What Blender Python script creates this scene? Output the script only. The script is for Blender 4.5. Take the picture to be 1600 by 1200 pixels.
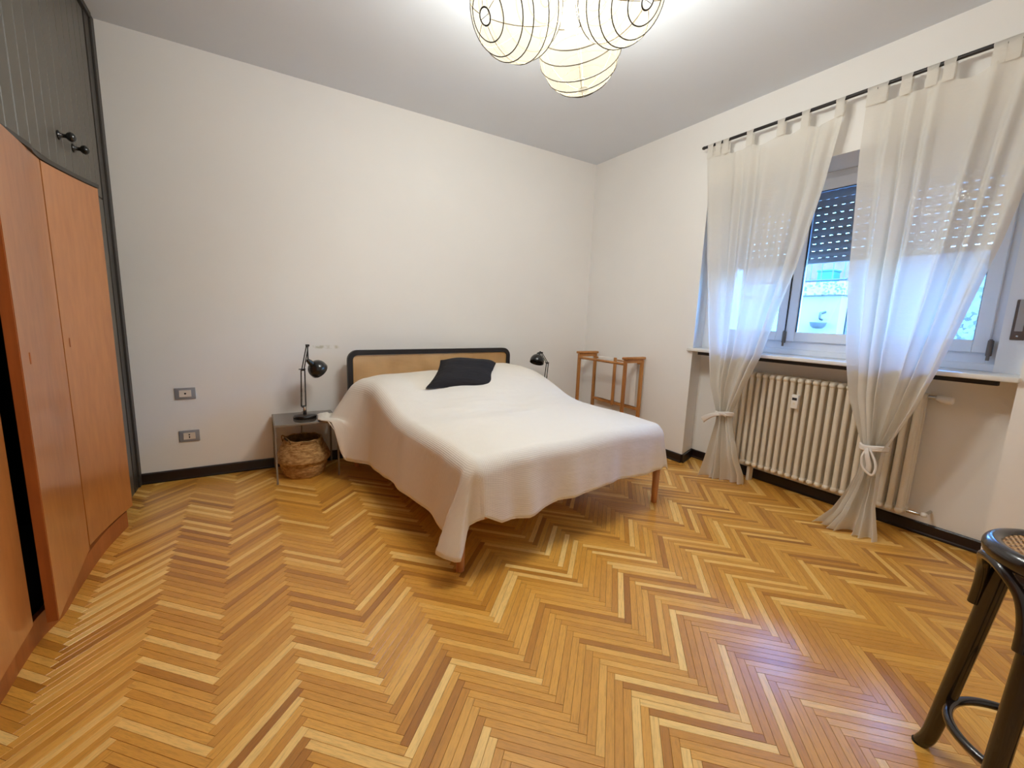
import bpy, bmesh, math, random
from math import sin, cos, pi, radians, sqrt, hypot, atan2, exp
from mathutils import Vector, Matrix

random.seed(7)
SC = bpy.context.scene
COL = SC.collection
for _o in list(bpy.data.objects):
    bpy.data.objects.remove(_o)

# ------------------------------------------------------------------ camera, world, light, exposure
cam_d = bpy.data.cameras.new('camera')
cam_d.sensor_width = 36.0
cam_d.lens = 14.7905
cam_d.clip_start = 0.02
cam = bpy.data.objects.new('camera', cam_d)
COL.objects.link(cam)
YAW, PITCH, ROLL = radians(31.58868837), radians(8.98729224), radians(-2.0974576)
_f = Vector((sin(YAW) * cos(PITCH), cos(YAW) * cos(PITCH), -sin(PITCH)))
_r = Vector((cos(YAW), -sin(YAW), 0))
_d = _f.cross(_r)
RIGHT = cos(ROLL) * _r + sin(ROLL) * _d
DOWN = -sin(ROLL) * _r + cos(ROLL) * _d
_m = Matrix.Identity(4)
for _i in range(3):
    _m[_i][0] = RIGHT[_i]; _m[_i][1] = -DOWN[_i]; _m[_i][2] = -_f[_i]; _m[_i][3] = (0, 0, 1.3)[_i]
cam.matrix_world = _m
SC.camera = cam

SC.view_settings.view_transform = 'Standard'
SC.view_settings.look = 'None'
SC.view_settings.gamma = 1.0
SC.view_settings.use_curve_mapping = False
SC.view_settings.exposure = 0.0

SKY_STRENGTH = 8.0
LAMP_W = 57.0             # each lantern's lamp
PAPER_CLEAR, PAPER_GLOW = .55, .040
BULB_EMIT = 12.0
world = bpy.data.worlds.new('daylight')
SC.world = world
world.use_nodes = True
_nt = world.node_tree
_bg = _nt.nodes['Background']
_sky = _nt.nodes.new('ShaderNodeTexSky')
_sky.sky_type = 'NISHITA'
_sky.sun_disc = False
_sky.sun_elevation = radians(48)
_sky.sun_rotation = radians(200)
_sky.air_density = 1.6
_tint = _nt.nodes.new('ShaderNodeMix')            # the camera is balanced for the warm lamps, so daylight reads blue
_tint.data_type = 'RGBA'; _tint.blend_type = 'MULTIPLY'
_tint.inputs['Factor'].default_value = 1.0
_nt.links.new(_sky.outputs['Color'], _tint.inputs[6])
_tint.inputs[7].default_value = (.31, .64, 1.25, 1)
_nt.links.new(_tint.outputs[2], _bg.inputs['Color'])
_bg.inputs['Strength'].default_value = SKY_STRENGTH

pd = bpy.data.lights.new('window_portal', 'AREA')
pd.shape = 'RECTANGLE'; pd.size = 1.8; pd.size_y = 1.4
pd.cycles.is_portal = True
portal = bpy.data.objects.new('window_portal', pd)
portal.location = (3.99, 1.51, 1.77)
portal.rotation_euler = (0, radians(90), 0)      # shines towards -X, into the room
COL.objects.link(portal)

SC.cycles.max_bounces = 10
SC.cycles.diffuse_bounces = 6
SC.cycles.transmission_bounces = 8
SC.cycles.transparent_max_bounces = 12
SC.cycles.sample_clamp_indirect = 6.0
SC.cycles.caustics_refractive = False
SC.cycles.caustics_reflective = False

# ------------------------------------------------------------------ materials
def lin(c):
    def f(v):
        v /= 255.0
        return v / 12.92 if v <= 0.04045 else ((v + 0.055) / 1.055) ** 2.4
    return (f(c[0]), f(c[1]), f(c[2]), 1.0)

class NT:
    def __init__(self, name):
        self.m = bpy.data.materials.new(name)
        self.m.use_nodes = True
        self.t = self.m.node_tree
        self.p = self.t.nodes['Principled BSDF']
        self.out = self.t.nodes['Material Output']
    def n(self, typ, **kw):
        nd = self.t.nodes.new(typ)
        for k, v in kw.items():
            if k.startswith('i_'):
                nd.inputs[k[2:].replace('_', ' ')].default_value = v
            else:
                setattr(nd, k, v)
        return nd
    def l(self, a, b):
        self.t.links.new(a, b)
    def noise(self, scale, coord='Object', stretch=(1, 1, 1), detail=4, rough=.55):
        tc = self.n('ShaderNodeTexCoord')
        mp = self.n('ShaderNodeMapping')
        mp.inputs['Scale'].default_value = stretch
        self.l(tc.outputs[coord], mp.inputs['Vector'])
        nz = self.n('ShaderNodeTexNoise')
        nz.inputs['Scale'].default_value = scale
        nz.inputs['Detail'].default_value = detail
        nz.inputs['Roughness'].default_value = rough
        self.l(mp.outputs['Vector'], nz.inputs['Vector'])
        return nz
    def ramp(self, fac, stops):
        r = self.n('ShaderNodeValToRGB')
        els = r.color_ramp.elements
        while len(els) < len(stops):
            els.new(0.5)
        for e, (p, c) in zip(els, stops):
            e.position = p; e.color = c
        self.l(fac, r.inputs['Fac'])
        return r
    def bump(self, height, strength, dist=.01, normal=None):
        b = self.n('ShaderNodeBump')
        b.inputs['Strength'].default_value = strength
        b.inputs['Distance'].default_value = dist
        self.l(height, b.inputs['Height'])
        if normal is not None:
            self.l(normal, b.inputs['Normal'])
        return b

def simple(name, rgb, rough=.5, metal=0.0, vary=.06, nscale=6.0, bump=0.0, bscale=200.0, coat=0.0, spec=.5):
    k = NT(name)
    c = lin(rgb)
    nz = k.noise(nscale)
    lo = tuple(x * (1 - vary) for x in c[:3]) + (1,)
    hi = tuple(min(1, x * (1 + vary)) for x in c[:3]) + (1,)
    r = k.ramp(nz.outputs['Fac'], [(.3, lo), (.7, hi)])
    k.l(r.outputs['Color'], k.p.inputs['Base Color'])
    k.p.inputs['Roughness'].default_value = rough
    k.p.inputs['Metallic'].default_value = metal
    k.p.inputs['Specular IOR Level'].default_value = spec
    k.p.inputs['Coat Weight'].default_value = coat
    if bump:
        b = k.bump(k.noise(bscale, detail=3).outputs['Fac'], bump, .004)
        k.l(b.outputs['Normal'], k.p.inputs['Normal'])
    return k.m

def wood(name, rgb_lo, rgb_hi, rough=.4, scale=3.0, stretch=(1, 1, .08), coat=0.0, coord='Object', fine=60.0):
    k = NT(name)
    n1 = k.noise(scale, coord, stretch, 6, .6)
    n2 = k.noise(fine, coord, stretch, 3, .5)
    mx = k.n('ShaderNodeMath', operation='MULTIPLY_ADD')
    k.l(n2.outputs['Fac'], mx.inputs[0]); mx.inputs[1].default_value = .35
    k.l(n1.outputs['Fac'], mx.inputs[2])
    r = k.ramp(mx.outputs[0], [(.45, lin(rgb_lo)), (.85, lin(rgb_hi))])
    k.l(r.outputs['Color'], k.p.inputs['Base Color'])
    k.p.inputs['Roughness'].default_value = rough
    k.p.inputs['Coat Weight'].default_value = coat
    k.p.inputs['Coat Roughness'].default_value = .15
    return k.m

def parquet_mat():
    k = NT('parquet_oak')
    at = k.n('ShaderNodeAttribute', attribute_name='tone')
    tone = k.ramp(at.outputs['Fac'], [(0.0, lin((160, 100, 32))), (.3, lin((200, 138, 52))), (.7, lin((224, 164, 70))), (1.0, lin((250, 208, 126)))])
    g1 = k.noise(9.0, 'UV', (1.2, 14, 1), 5, .6)
    g2 = k.noise(30.0, 'UV', (1.0, 26, 1), 3, .6)
    ad = k.n('ShaderNodeMath', operation='ADD')
    k.l(g1.outputs['Fac'], ad.inputs[0]); k.l(g2.outputs['Fac'], ad.inputs[1])
    gr = k.ramp(ad.outputs[0], [(.72, (.72, .68, .62, 1)), (1.0, (1, 1, 1, 1)), (1.3, (1.08, 1.07, 1.05, 1))])
    mx = k.n('ShaderNodeMix', data_type='RGBA', blend_type='MULTIPLY')
    mx.inputs['Factor'].default_value = .8
    k.l(tone.outputs['Color'], mx.inputs[6]); k.l(gr.outputs['Color'], mx.inputs[7])
    k.l(mx.outputs[2], k.p.inputs['Base Color'])
    k.p.inputs['Roughness'].default_value = .34
    k.p.inputs['Coat Weight'].default_value = .7
    k.p.inputs['Coat Roughness'].default_value = .22
    k.p.inputs['Specular IOR Level'].default_value = .3
    b = k.bump(g2.outputs['Fac'], .05, .002)
    k.l(b.outputs['Normal'], k.p.inputs['Normal'])
    return k.m

def cloth_mat(name, rgb, trans=.0, clear=0.0, weave=0.0, wscale=400.0, rough=.9, crease=0.0):
    """Woven cloth: diffuse + translucent (light through it) + a little see-through for open weave."""
    k = NT(name)
    c = lin(rgb)
    k.p.inputs['Base Color'].default_value = c
    k.p.inputs['Roughness'].default_value = rough
    k.p.inputs['Specular IOR Level'].default_value = .15
    nrm = None
    if crease:
        nrm = k.bump(k.noise(3.0, 'UV', (1.2, 6.0, 1), 5, .6).outputs['Fac'], crease, .05).outputs['Normal']
    if weave:
        b = k.bump(k.noise(wscale, 'UV', (1, 1, 1), 2).outputs['Fac'], weave, .002, nrm)
        nrm = b.outputs['Normal']
    if nrm is not None:
        k.l(nrm, k.p.inputs['Normal'])
    sh = k.p.outputs[0]
    if trans:
        t = k.n('ShaderNodeBsdfTranslucent')
        t.inputs['Color'].default_value = c
        if nrm is not None:
            k.l(nrm, t.inputs['Normal'])
        m = k.n('ShaderNodeMixShader'); m.inputs[0].default_value = trans
        k.l(sh, m.inputs[1]); k.l(t.outputs[0], m.inputs[2]); sh = m.outputs[0]
    if clear:
        t = k.n('ShaderNodeBsdfTransparent')
        m = k.n('ShaderNodeMixShader'); m.inputs[0].default_value = clear
        k.l(sh, m.inputs[1]); k.l(t.outputs[0], m.inputs[2]); sh = m.outputs[0]
    k.l(sh, k.out.inputs['Surface'])
    return k.m

def blanket_mat():
    k = NT('ribbed_blanket_cotton')
    k.p.inputs['Base Color'].default_value = lin((232, 224, 212))
    k.p.inputs['Roughness'].default_value = .92
    k.p.inputs['Specular IOR Level'].default_value = .1
    k.p.inputs['Sheen Weight'].default_value = .15
    tc = k.n('ShaderNodeTexCoord')
    sp = k.n('ShaderNodeSeparateXYZ')
    k.l(tc.outputs['UV'], sp.inputs[0])
    def stripes(sock, freq):
        m = k.n('ShaderNodeMath', operation='MULTIPLY'); k.l(sock, m.inputs[0]); m.inputs[1].default_value = freq
        s = k.n('ShaderNodeMath', operation='SINE'); k.l(m.outputs[0], s.inputs[0])
        return s.outputs[0]
    def band(sock, lo, hi):
        mr = k.n('ShaderNodeMapRange', interpolation_type='SMOOTHSTEP')
        mr.inputs['From Min'].default_value = lo; mr.inputs['From Max'].default_value = hi
        k.l(sock, mr.inputs['Value'])
        return mr.outputs[0]
    sa = stripes(sp.outputs['X'], 2 * pi / .010)       # ribs that run along the bed
    sb = stripes(sp.outputs['Y'], 2 * pi / .010)       # ribs that run across it
    foot = band(sp.outputs['Y'], 1.55, 1.66)
    side = band(sp.outputs['X'], -.50, -.58)
    side2 = band(sp.outputs['X'], -.86, -.80)
    ss = k.n('ShaderNodeMath', operation='MULTIPLY'); k.l(side, ss.inputs[0]); k.l(side2, ss.inputs[1])
    a = k.n('ShaderNodeMath', operation='MULTIPLY'); k.l(sa, a.inputs[0]); k.l(ss.outputs[0], a.inputs[1])
    b = k.n('ShaderNodeMath', operation='MULTIPLY'); k.l(sb, b.inputs[0]); k.l(foot, b.inputs[1])
    s = k.n('ShaderNodeMath', operation='ADD'); k.l(a.outputs[0], s.inputs[0]); k.l(b.outputs[0], s.inputs[1])
    cr = k.bump(k.noise(2.2, 'UV', (1, 2.2, 1), 4, .55).outputs['Fac'], .25, .05)
    fz = k.bump(k.noise(260, 'UV').outputs['Fac'], .12, .002, cr.outputs['Normal'])
    bp = k.bump(s.outputs[0], .30, .0012, fz.outputs['Normal'])
    k.l(bp.outputs['Normal'], k.p.inputs['Normal'])
    return k.m

def glow(name, rgb, strength, base=None, trans=0.0):
    k = NT(name)
    k.p.inputs['Base Color'].default_value = base or lin(rgb)
    k.p.inputs['Roughness'].default_value = .8
    k.p.inputs['Emission Color'].default_value = lin(rgb)
    k.p.inputs['Emission Strength'].default_value = strength
    return k.m

def paper_mat():
    """Thin rice paper: half of the lamp's light goes straight through it, the rest is scattered so that the paper glows."""
    k = NT('lantern_rice_paper')
    nz = k.noise(14.0, 'Object', (1, 1, 1), 4)
    r = k.ramp(nz.outputs['Fac'], [(.35, lin((250, 228, 186))), (.65, lin((255, 238, 204)))])
    dif = k.n('ShaderNodeBsdfDiffuse'); dif.inputs['Color'].default_value = (.05, .047, .04, 1)
    tl = k.n('ShaderNodeBsdfTranslucent'); k.l(r.outputs['Color'], tl.inputs['Color'])
    m1 = k.n('ShaderNodeMixShader'); m1.inputs[0].default_value = PAPER_GLOW
    k.l(dif.outputs[0], m1.inputs[1]); k.l(tl.outputs[0], m1.inputs[2])
    tr = k.n('ShaderNodeBsdfTransparent'); tr.inputs['Color'].default_value = (1, .99, .96, 1)
    m2 = k.n('ShaderNodeMixShader'); m2.inputs[0].default_value = PAPER_CLEAR
    k.l(m1.outputs[0], m2.inputs[1]); k.l(tr.outputs[0], m2.inputs[2])
    k.l(m2.outputs[0], k.out.inputs['Surface'])
    return k.m

def glass_mat():
    k = NT('window_glass')
    g = k.n('ShaderNodeBsdfGlossy'); g.inputs['Roughness'].default_value = .0
    t = k.n('ShaderNodeBsdfTransparent'); t.inputs['Color'].default_value = (.93, .97, .97, 1)
    fr = k.n('ShaderNodeFresnel'); fr.inputs['IOR'].default_value = 1.5
    m = k.n('ShaderNodeMixShader')
    k.l(fr.outputs[0], m.inputs[0]); k.l(t.outputs[0], m.inputs[1]); k.l(g.outputs[0], m.inputs[2])
    k.l(m.outputs[0], k.out.inputs['Surface'])
    return k.m

def wall_mat(name, rgb):
    k = NT(name)
    nz = k.noise(1.3, 'Object', (1, 1, 1), 4)
    c = lin(rgb)
    r = k.ramp(nz.outputs['Fac'], [(.3, tuple(x * .97 for x in c[:3]) + (1,)), (.7, c)])
    k.l(r.outputs['Color'], k.p.inputs['Base Color'])
    k.p.inputs['Roughness'].default_value = .85
    k.p.inputs['Specular IOR Level'].default_value = .2
    b = k.bump(k.noise(90, detail=4).outputs['Fac'], .08, .003)
    k.l(b.outputs['Normal'], k.p.inputs['Normal'])
    return k.m

def scuffed_wall_mat(name, rgb):
    m = wall_mat(name, rgb)
    t = m.node_tree; p = t.nodes['Principled BSDF']
    src = p.inputs['Base Color'].links[0].from_socket
    tc = t.nodes.new('ShaderNodeTexCoord'); sp = t.nodes.new('ShaderNodeSeparateXYZ'); t.links.new(tc.outputs['Object'], sp.inputs[0])
    def win(sock, c, h, soft):
        a = t.nodes.new('ShaderNodeMath'); a.operation = 'SUBTRACT'; t.links.new(sock, a.inputs[0]); a.inputs[1].default_value = c
        b = t.nodes.new('ShaderNodeMath'); b.operation = 'ABSOLUTE'; t.links.new(a.outputs[0], b.inputs[0])
        r = t.nodes.new('ShaderNodeMapRange'); r.inputs['From Min'].default_value = h + soft; r.inputs['From Max'].default_value = h
        t.links.new(b.outputs[0], r.inputs['Value']); return r.outputs[0]
    nz = t.nodes.new('ShaderNodeTexNoise'); nz.inputs['Scale'].default_value = 22; t.links.new(tc.outputs['Object'], nz.inputs['Vector'])
    rp = t.nodes.new('ShaderNodeMapRange'); rp.inputs['From Min'].default_value = .42; rp.inputs['From Max'].default_value = .6; t.links.new(nz.outputs['Fac'], rp.inputs['Value'])
    f = rp.outputs[0]
    for w in (win(sp.outputs['X'], .495, .10, .03), win(sp.outputs['Z'], .995, .006, .012)):
        m_ = t.nodes.new('ShaderNodeMath'); m_.operation = 'MULTIPLY'; t.links.new(f, m_.inputs[0]); t.links.new(w, m_.inputs[1]); f = m_.outputs[0]
    mx = t.nodes.new('ShaderNodeMix'); mx.data_type = 'RGBA'
    t.links.new(f, mx.inputs['Factor']); t.links.new(src, mx.inputs[6]); mx.inputs[7].default_value = lin((206, 202, 184))
    t.links.new(mx.outputs[2], p.inputs['Base Color'])
    return m

def terrazzo_mat():
    k = NT('terrazzo_cladding')
    tc = k.n('ShaderNodeTexCoord')
    v = k.n('ShaderNodeTexVoronoi'); v.inputs['Scale'].default_value = 34.0
    k.l(tc.outputs['Object'], v.inputs['Vector'])
    s = k.n('ShaderNodeSeparateColor'); k.l(v.outputs['Color'], s.inputs[0])
    r = k.ramp(s.outputs[0], [(.0, lin((60, 59, 56))), (.22, lin((80, 79, 74))), (.34, lin((110, 108, 103))), (1.0, lin((122, 120, 115)))])
    k.l(r.outputs['Color'], k.p.inputs['Base Color'])
    k.p.inputs['Roughness'].default_value = .7
    return k.m

M = dict(
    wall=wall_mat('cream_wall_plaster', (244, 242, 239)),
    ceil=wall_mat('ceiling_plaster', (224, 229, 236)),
    parquet=parquet_mat(),
    joint=simple('parquet_joint', (84, 54, 28), .8),
    dark_base=simple('dark_baseboard_lacquer', (30, 17, 16), .35, vary=.1),
    white_lacquer=simple('white_window_lacquer', (232, 234, 238), .35, vary=.02),
    sill=simple('white_marble_sill', (232, 230, 226), .3, vary=.03),
    shadow_gap=simple('sill_gap_shade', (30, 20, 18), .6),  # near-black colour for the shade in the slot below the sill
    cherry=wood('orange_cherry_veneer', (150, 84, 34), (192, 124, 64), .3, 2.2, (1, .5, .12), .35),
    cherry_edge=wood('cherry_edge', (132, 70, 28), (168, 96, 44), .4, 5, (1, 1, .06)),
    groove_red=simple('dark_red_gap', (52, 10, 6), .7),
    grey_paint=simple('charcoal_cabinet_paint', (88, 82, 73), .42, vary=.05, nscale=3),
    grey_dark=simple('dark_grey_post_paint', (54, 49, 43), .5, vary=.08),
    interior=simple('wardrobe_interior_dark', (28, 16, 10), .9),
    black_metal=simple('black_lamp_enamel', (22, 20, 19), .25, coat=.4),
    chrome=simple('chrome', (200, 198, 194), .18, 1.0, vary=.02),
    bulb=glow('warm_bulb', (255, 240, 214), BULB_EMIT),
    paper=paper_mat(),
    rib=simple('bamboo_rib', (46, 36, 20), .8),
    seam=simple('paper_overlap', (176, 160, 128), .9),
    beech=wood('beech_leg', (176, 112, 62), (208, 148, 92), .45, 4, (1, 1, .08)),
    rack=wood('oak_rack', (158, 98, 44), (196, 138, 76), .45, 5, (1, 1, .1)),
    black_wood=simple('black_stained_frame', (30, 24, 24), .45, vary=.1),
    cane=wood('cane_strand', (186, 140, 84), (222, 182, 128), .6, 6, (1, 1, 1)),
    cane_pale=wood('cane_seat_strand', (190, 142, 88), (216, 172, 118), .5, 6, (1, 1, 1)),
    bent=simple('dark_bentwood_lacquer', (27, 16, 14), .25, vary=.15, coat=.5),
    mattress=simple('mattress_ticking', (222, 216, 206), .9),
    blanket=blanket_mat(),
    cushion=cloth_mat('black_cushion_cotton', (44, 42, 44), weave=.25, wscale=300, crease=.5),
    curtain=cloth_mat('white_sheer_curtain', (240, 236, 228), trans=.32, clear=.11, weave=.1, wscale=500, crease=.12),
    towel=cloth_mat('white_towel', (242, 236, 230), trans=.1, weave=.2, wscale=300),
    radiator=simple('cream_radiator_enamel', (232, 222, 204), .3, vary=.02),
    white_plastic=simple('white_plastic', (236, 232, 226), .4, vary=.02),
    lcd=simple('dark_display', (40, 34, 30), .2),
    table_metal=simple('taupe_powder_steel', (140, 130, 118), .4, .3),
    table_top=simple('smoked_glass_top', (92, 84, 76), .08, vary=.03, coat=.6),
    seagrass=None, seagrass_dark=None,
    outlet_grey=simple('grey_outlet_plate', (150, 152, 158), .4, .1),
    outlet_in=simple('ivory_outlet_insert', (226, 216, 204), .4),
    hole=simple('black_hole', (14, 12, 12), .9),
    glass=glass_mat(),
    slat=simple('brown_shutter_slat', (140, 124, 116), .5, vary=.05),
    gasket=simple('black_gasket', (26, 26, 30), .6),
    plate_metal=simple('bronze_strap_plate', (116, 106, 98), .35, .6),
    strap=simple('grey_strap_web', (176, 168, 160), .9),
    ext_wall=simple('pale_render', (112, 112, 106), .9, vary=.04),
    ext_col=simple('grey_render', (78, 84, 90), .9, vary=.04),
    terrazzo=terrazzo_mat(),
    teal=simple('teal_planter', (14, 84, 76), .6),
    brick=simple('brick_wall', (96, 70, 62), .9, vary=.15, nscale=14),
    iron=simple('grey_railing_iron', (52, 58, 62), .6),
    stone=simple('grey_stone_basin', (54, 56, 55), .8, vary=.12),
    pave=simple('courtyard_paving', (190, 186, 178), .9, vary=.08),
)

def seagrass(name, lo, hi):
    k = NT(name)
    nz = k.noise(26.0, 'Object', (1, 1, 2.2), 3, .6)
    r = k.ramp(nz.outputs['Fac'], [(.34, lin(lo)), (.66, lin(hi))])
    k.l(r.outputs['Color'], k.p.inputs['Base Color'])
    k.p.inputs['Roughness'].default_value = .85
    b = k.bump(k.noise(120, 'Object', (1, 1, 2)).outputs['Fac'], .5, .006)
    k.l(b.outputs['Normal'], k.p.inputs['Normal'])
    return k.m
M['seagrass'] = seagrass('seagrass_weave', (150, 108, 58), (206, 166, 108))
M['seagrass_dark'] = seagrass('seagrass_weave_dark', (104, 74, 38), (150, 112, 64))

# ------------------------------------------------------------------ mesh builder
def frame_of(d):
    d = d.normalized()
    up = Vector((0, 0, 1)) if abs(d.z) < .9 else Vector((1, 0, 0))
    a = d.cross(up).normalized()
    return a, d.cross(a).normalized()

class MB:
    """Collects shapes in world coordinates, then links them as ONE mesh object."""
    def __init__(self, xf=None):
        self.v = []; self.f = []; self.sm = []; self.uv = {}; self.tone = {}; self.xf = xf
    def add(self, vs, fs, smooth=False, uvs=None, tone=None):
        b = len(self.v)
        for p in vs:
            p = Vector(p)
            self.v.append(self.xf(p) if self.xf else p)
        for fc in fs:
            i = len(self.f)
            self.f.append([b + q for q in fc]); self.sm.append(smooth)
            if uvs is not None:
                self.uv[i] = [uvs[q] for q in fc]
            if tone is not None:
                self.tone[i] = tone
        return self
    def box(self, lo, hi, bev=0.0, seg=1):
        x0, y0, z0 = lo; x1, y1, z1 = hi
        if bev <= 0:
            vs = [(x0, y0, z0), (x1, y0, z0), (x1, y1, z0), (x0, y1, z0), (x0, y0, z1), (x1, y0, z1), (x1, y1, z1), (x0, y1, z1)]
            return self.add(vs, [(0, 3, 2, 1), (4, 5, 6, 7), (0, 1, 5, 4), (1, 2, 6, 5), (2, 3, 7, 6), (3, 0, 4, 7)])
        bm = bmesh.new()
        bmesh.ops.create_cube(bm, size=1.0)
        for v in bm.verts:
            v.co = Vector(((x0 + x1) / 2 + v.co.x * (x1 - x0), (y0 + y1) / 2 + v.co.y * (y1 - y0), (z0 + z1) / 2 + v.co.z * (z1 - z0)))
        bmesh.ops.bevel(bm, geom=list(bm.edges), offset=bev, segments=seg, profile=.5, affect='EDGES')
        bm.verts.index_update()
        self.add([v.co.copy() for v in bm.verts], [[v.index for v in f.verts] for f in bm.faces], seg > 1)
        bm.free()
        return self
    def tube(self, pts, r, n=10, closed=False, caps=True, smooth=True):
        pts = [Vector(p) for p in pts]
        N = len(pts)
        rs = r if isinstance(r, (list, tuple)) else [r] * N
        def tan(i):
            if closed:
                return (pts[(i + 1) % N] - pts[i - 1]).normalized()
            return (pts[min(i + 1, N - 1)] - pts[max(i - 1, 0)]).normalized()
        a, b = frame_of(tan(0))
        vs = []
        for i in range(N):
            t = tan(i)
            a = (a - t * a.dot(t)).normalized(); b = t.cross(a).normalized()
            for j in range(n):
                w = 2 * pi * j / n
                vs.append(pts[i] + (a * cos(w) + b * sin(w)) * rs[i])
        fs = []
        for i in range(N if closed else N - 1):
            p, q = i * n, ((i + 1) % N) * n
            for j in range(n):
                k = (j + 1) % n
                fs.append((p + j, p + k, q + k, q + j))
        self.add(vs, fs, smooth)
        if caps and not closed:
            self.add(vs[:n], [tuple(range(n))[::-1]]); self.add(vs[-n:], [tuple(range(n))])
        return self
    def lathe(self, prof, c=(0, 0, 0), axis=(0, 0, 1), n=32, smooth=True):
        c = Vector(c); ax = Vector(axis).normalized()
        a, b = frame_of(ax)
        if abs(ax.z) > .999:
            a, b = Vector((1, 0, 0)), Vector((0, ax.z, 0))
        vs = []
        for (r, z) in prof:
            for j in range(n):
                w = 2 * pi * j / n
                vs.append(c + ax * z + (a * cos(w) + b * sin(w)) * max(r, 1e-5))
        fs = []
        for i in range(len(prof) - 1):
            for j in range(n):
                k = (j + 1) % n
                fs.append((i * n + j, i * n + k, (i + 1) * n + k, (i + 1) * n + j))
        return self.add(vs, fs, smooth)
    def grid(self, fn, nu, nv, uvfn=None, smooth=True, flip=False):
        vs = []; uvs = []
        for j in range(nv + 1):
            for i in range(nu + 1):
                vs.append(fn(i / nu, j / nv)); uvs.append(uvfn(i / nu, j / nv) if uvfn else (i / nu, j / nv))
        fs = []
        for j in range(nv):
            for i in range(nu):
                q = (j * (nu + 1) + i, j * (nu + 1) + i + 1, (j + 1) * (nu + 1) + i + 1, (j + 1) * (nu + 1) + i)
                fs.append(q[::-1] if flip else q)
        return self.add(vs, fs, smooth, uvs)
    def prism(self, poly, z0, z1):
        n = len(poly)
        vs = [(x, y, z0) for x, y in poly] + [(x, y, z1) for x, y in poly]
        fs = [tuple(range(n))[::-1], tuple(range(n, 2 * n))] + [(i, (i + 1) % n, n + (i + 1) % n, n + i) for i in range(n)]
        return self.add(vs, fs)
    def mesh(self, name, mat, origin=(0, 0, 0)):
        o = Vector(origin)
        me = bpy.data.meshes.new(name)
        me.from_pydata([v - o for v in self.v], [], self.f)
        me.polygons.foreach_set('use_smooth', self.sm)
        if self.uv:
            ul = me.uv_layers.new(name='UVMap')
            for p in me.polygons:
                u = self.uv.get(p.index)
                if u:
                    for k, li in enumerate(p.loop_indices):
                        ul.data[li].uv = u[k]
        if self.tone:
            at = me.attributes.new('tone', 'FLOAT', 'FACE')
            for p in me.polygons:
                at.data[p.index].value = self.tone.get(p.index, .5)
        me.materials.append(mat)
        me.update()
        return me
    def build(self, name, mat, parent=None, label=None, kind=None):
        origin = Vector((0, 0, 0)); p = parent
        while p is not None:
            origin = origin + Vector(p.location); p = p.parent
        o = bpy.data.objects.new(name, self.mesh(name, mat, origin))
        COL.objects.link(o)
        if parent is not None:
            o.parent = parent
        if label: o['label'] = label
        if kind: o['kind'] = kind
        return o

def thing(name, label, cat, loc=(0, 0, 0), group=None):
    o = bpy.data.objects.new(name, None)
    COL.objects.link(o)
    o.location = loc
    o.empty_display_size = .05
    o['label'] = label; o['category'] = cat
    if group: o['group'] = group
    return o

def part_copy(src, parent, loc):
    c = src.copy(); COL.objects.link(c); c.parent = parent; c.location = loc
    return c

def smooth01(a, b, x):
    t = max(0.0, min(1.0, (x - a) / (b - a)))
    return t * t * (3 - 2 * t)

def interp(tab, x):
    if x <= tab[0][0]: return tab[0][1]
    for (a, u), (b, v) in zip(tab, tab[1:]):
        if x <= b:
            t = (x - a) / (b - a); return u + (v - u) * t
    return tab[-1][1]

def spline(pts, n=8, closed=False):
    P = [Vector(p) for p in pts]; out = []; N = len(P)
    for i in range(N if closed else N - 1):
        if closed:
            p0, p1, p2, p3 = P[i - 1], P[i], P[(i + 1) % N], P[(i + 2) % N]
        else:
            p0, p1, p2, p3 = P[max(i - 1, 0)], P[i], P[i + 1], P[min(i + 2, N - 1)]
        for k in range(n):
            t = k / n
            out.append(.5 * ((2 * p1) + (p2 - p0) * t + (2 * p0 - 5 * p1 + 4 * p2 - p3) * t * t + (3 * p1 - p0 - 3 * p2 + p3) * t ** 3))
    if not closed: out.append(P[-1])
    return out

# ------------------------------------------------------------------ the room (x along the headboard wall, y towards it, z up)
D, W, N, H = 3.873, 3.393, 3.655, 3.03
REAR, LEFT = -1.1, -1.36
NY0, NY1 = .478, 2.41                       # the window niche, from its near to its far end

floor = MB().box((LEFT - .1, REAR - .1, -.08), (N + .3, D + .1, -.004)).build('floor', M['joint'], kind='structure')
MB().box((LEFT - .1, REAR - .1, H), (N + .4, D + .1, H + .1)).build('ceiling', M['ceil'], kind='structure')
MB().box((LEFT - .1, D, -.05), (N + .4, D + .15, H + .05)).build('wall_back', scuffed_wall_mat('cream_wall_plaster_scuffed', (244, 242, 239)), kind='structure')
MB().box((LEFT - .1, REAR - .15, -.05), (N + .4, REAR, H + .05)).build('wall_front', M['wall'], kind='structure')
MB().box((LEFT - .15, REAR - .1, -.05), (LEFT, D + .1, H + .05)).build('wall_left', M['wall'], kind='structure')

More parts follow.
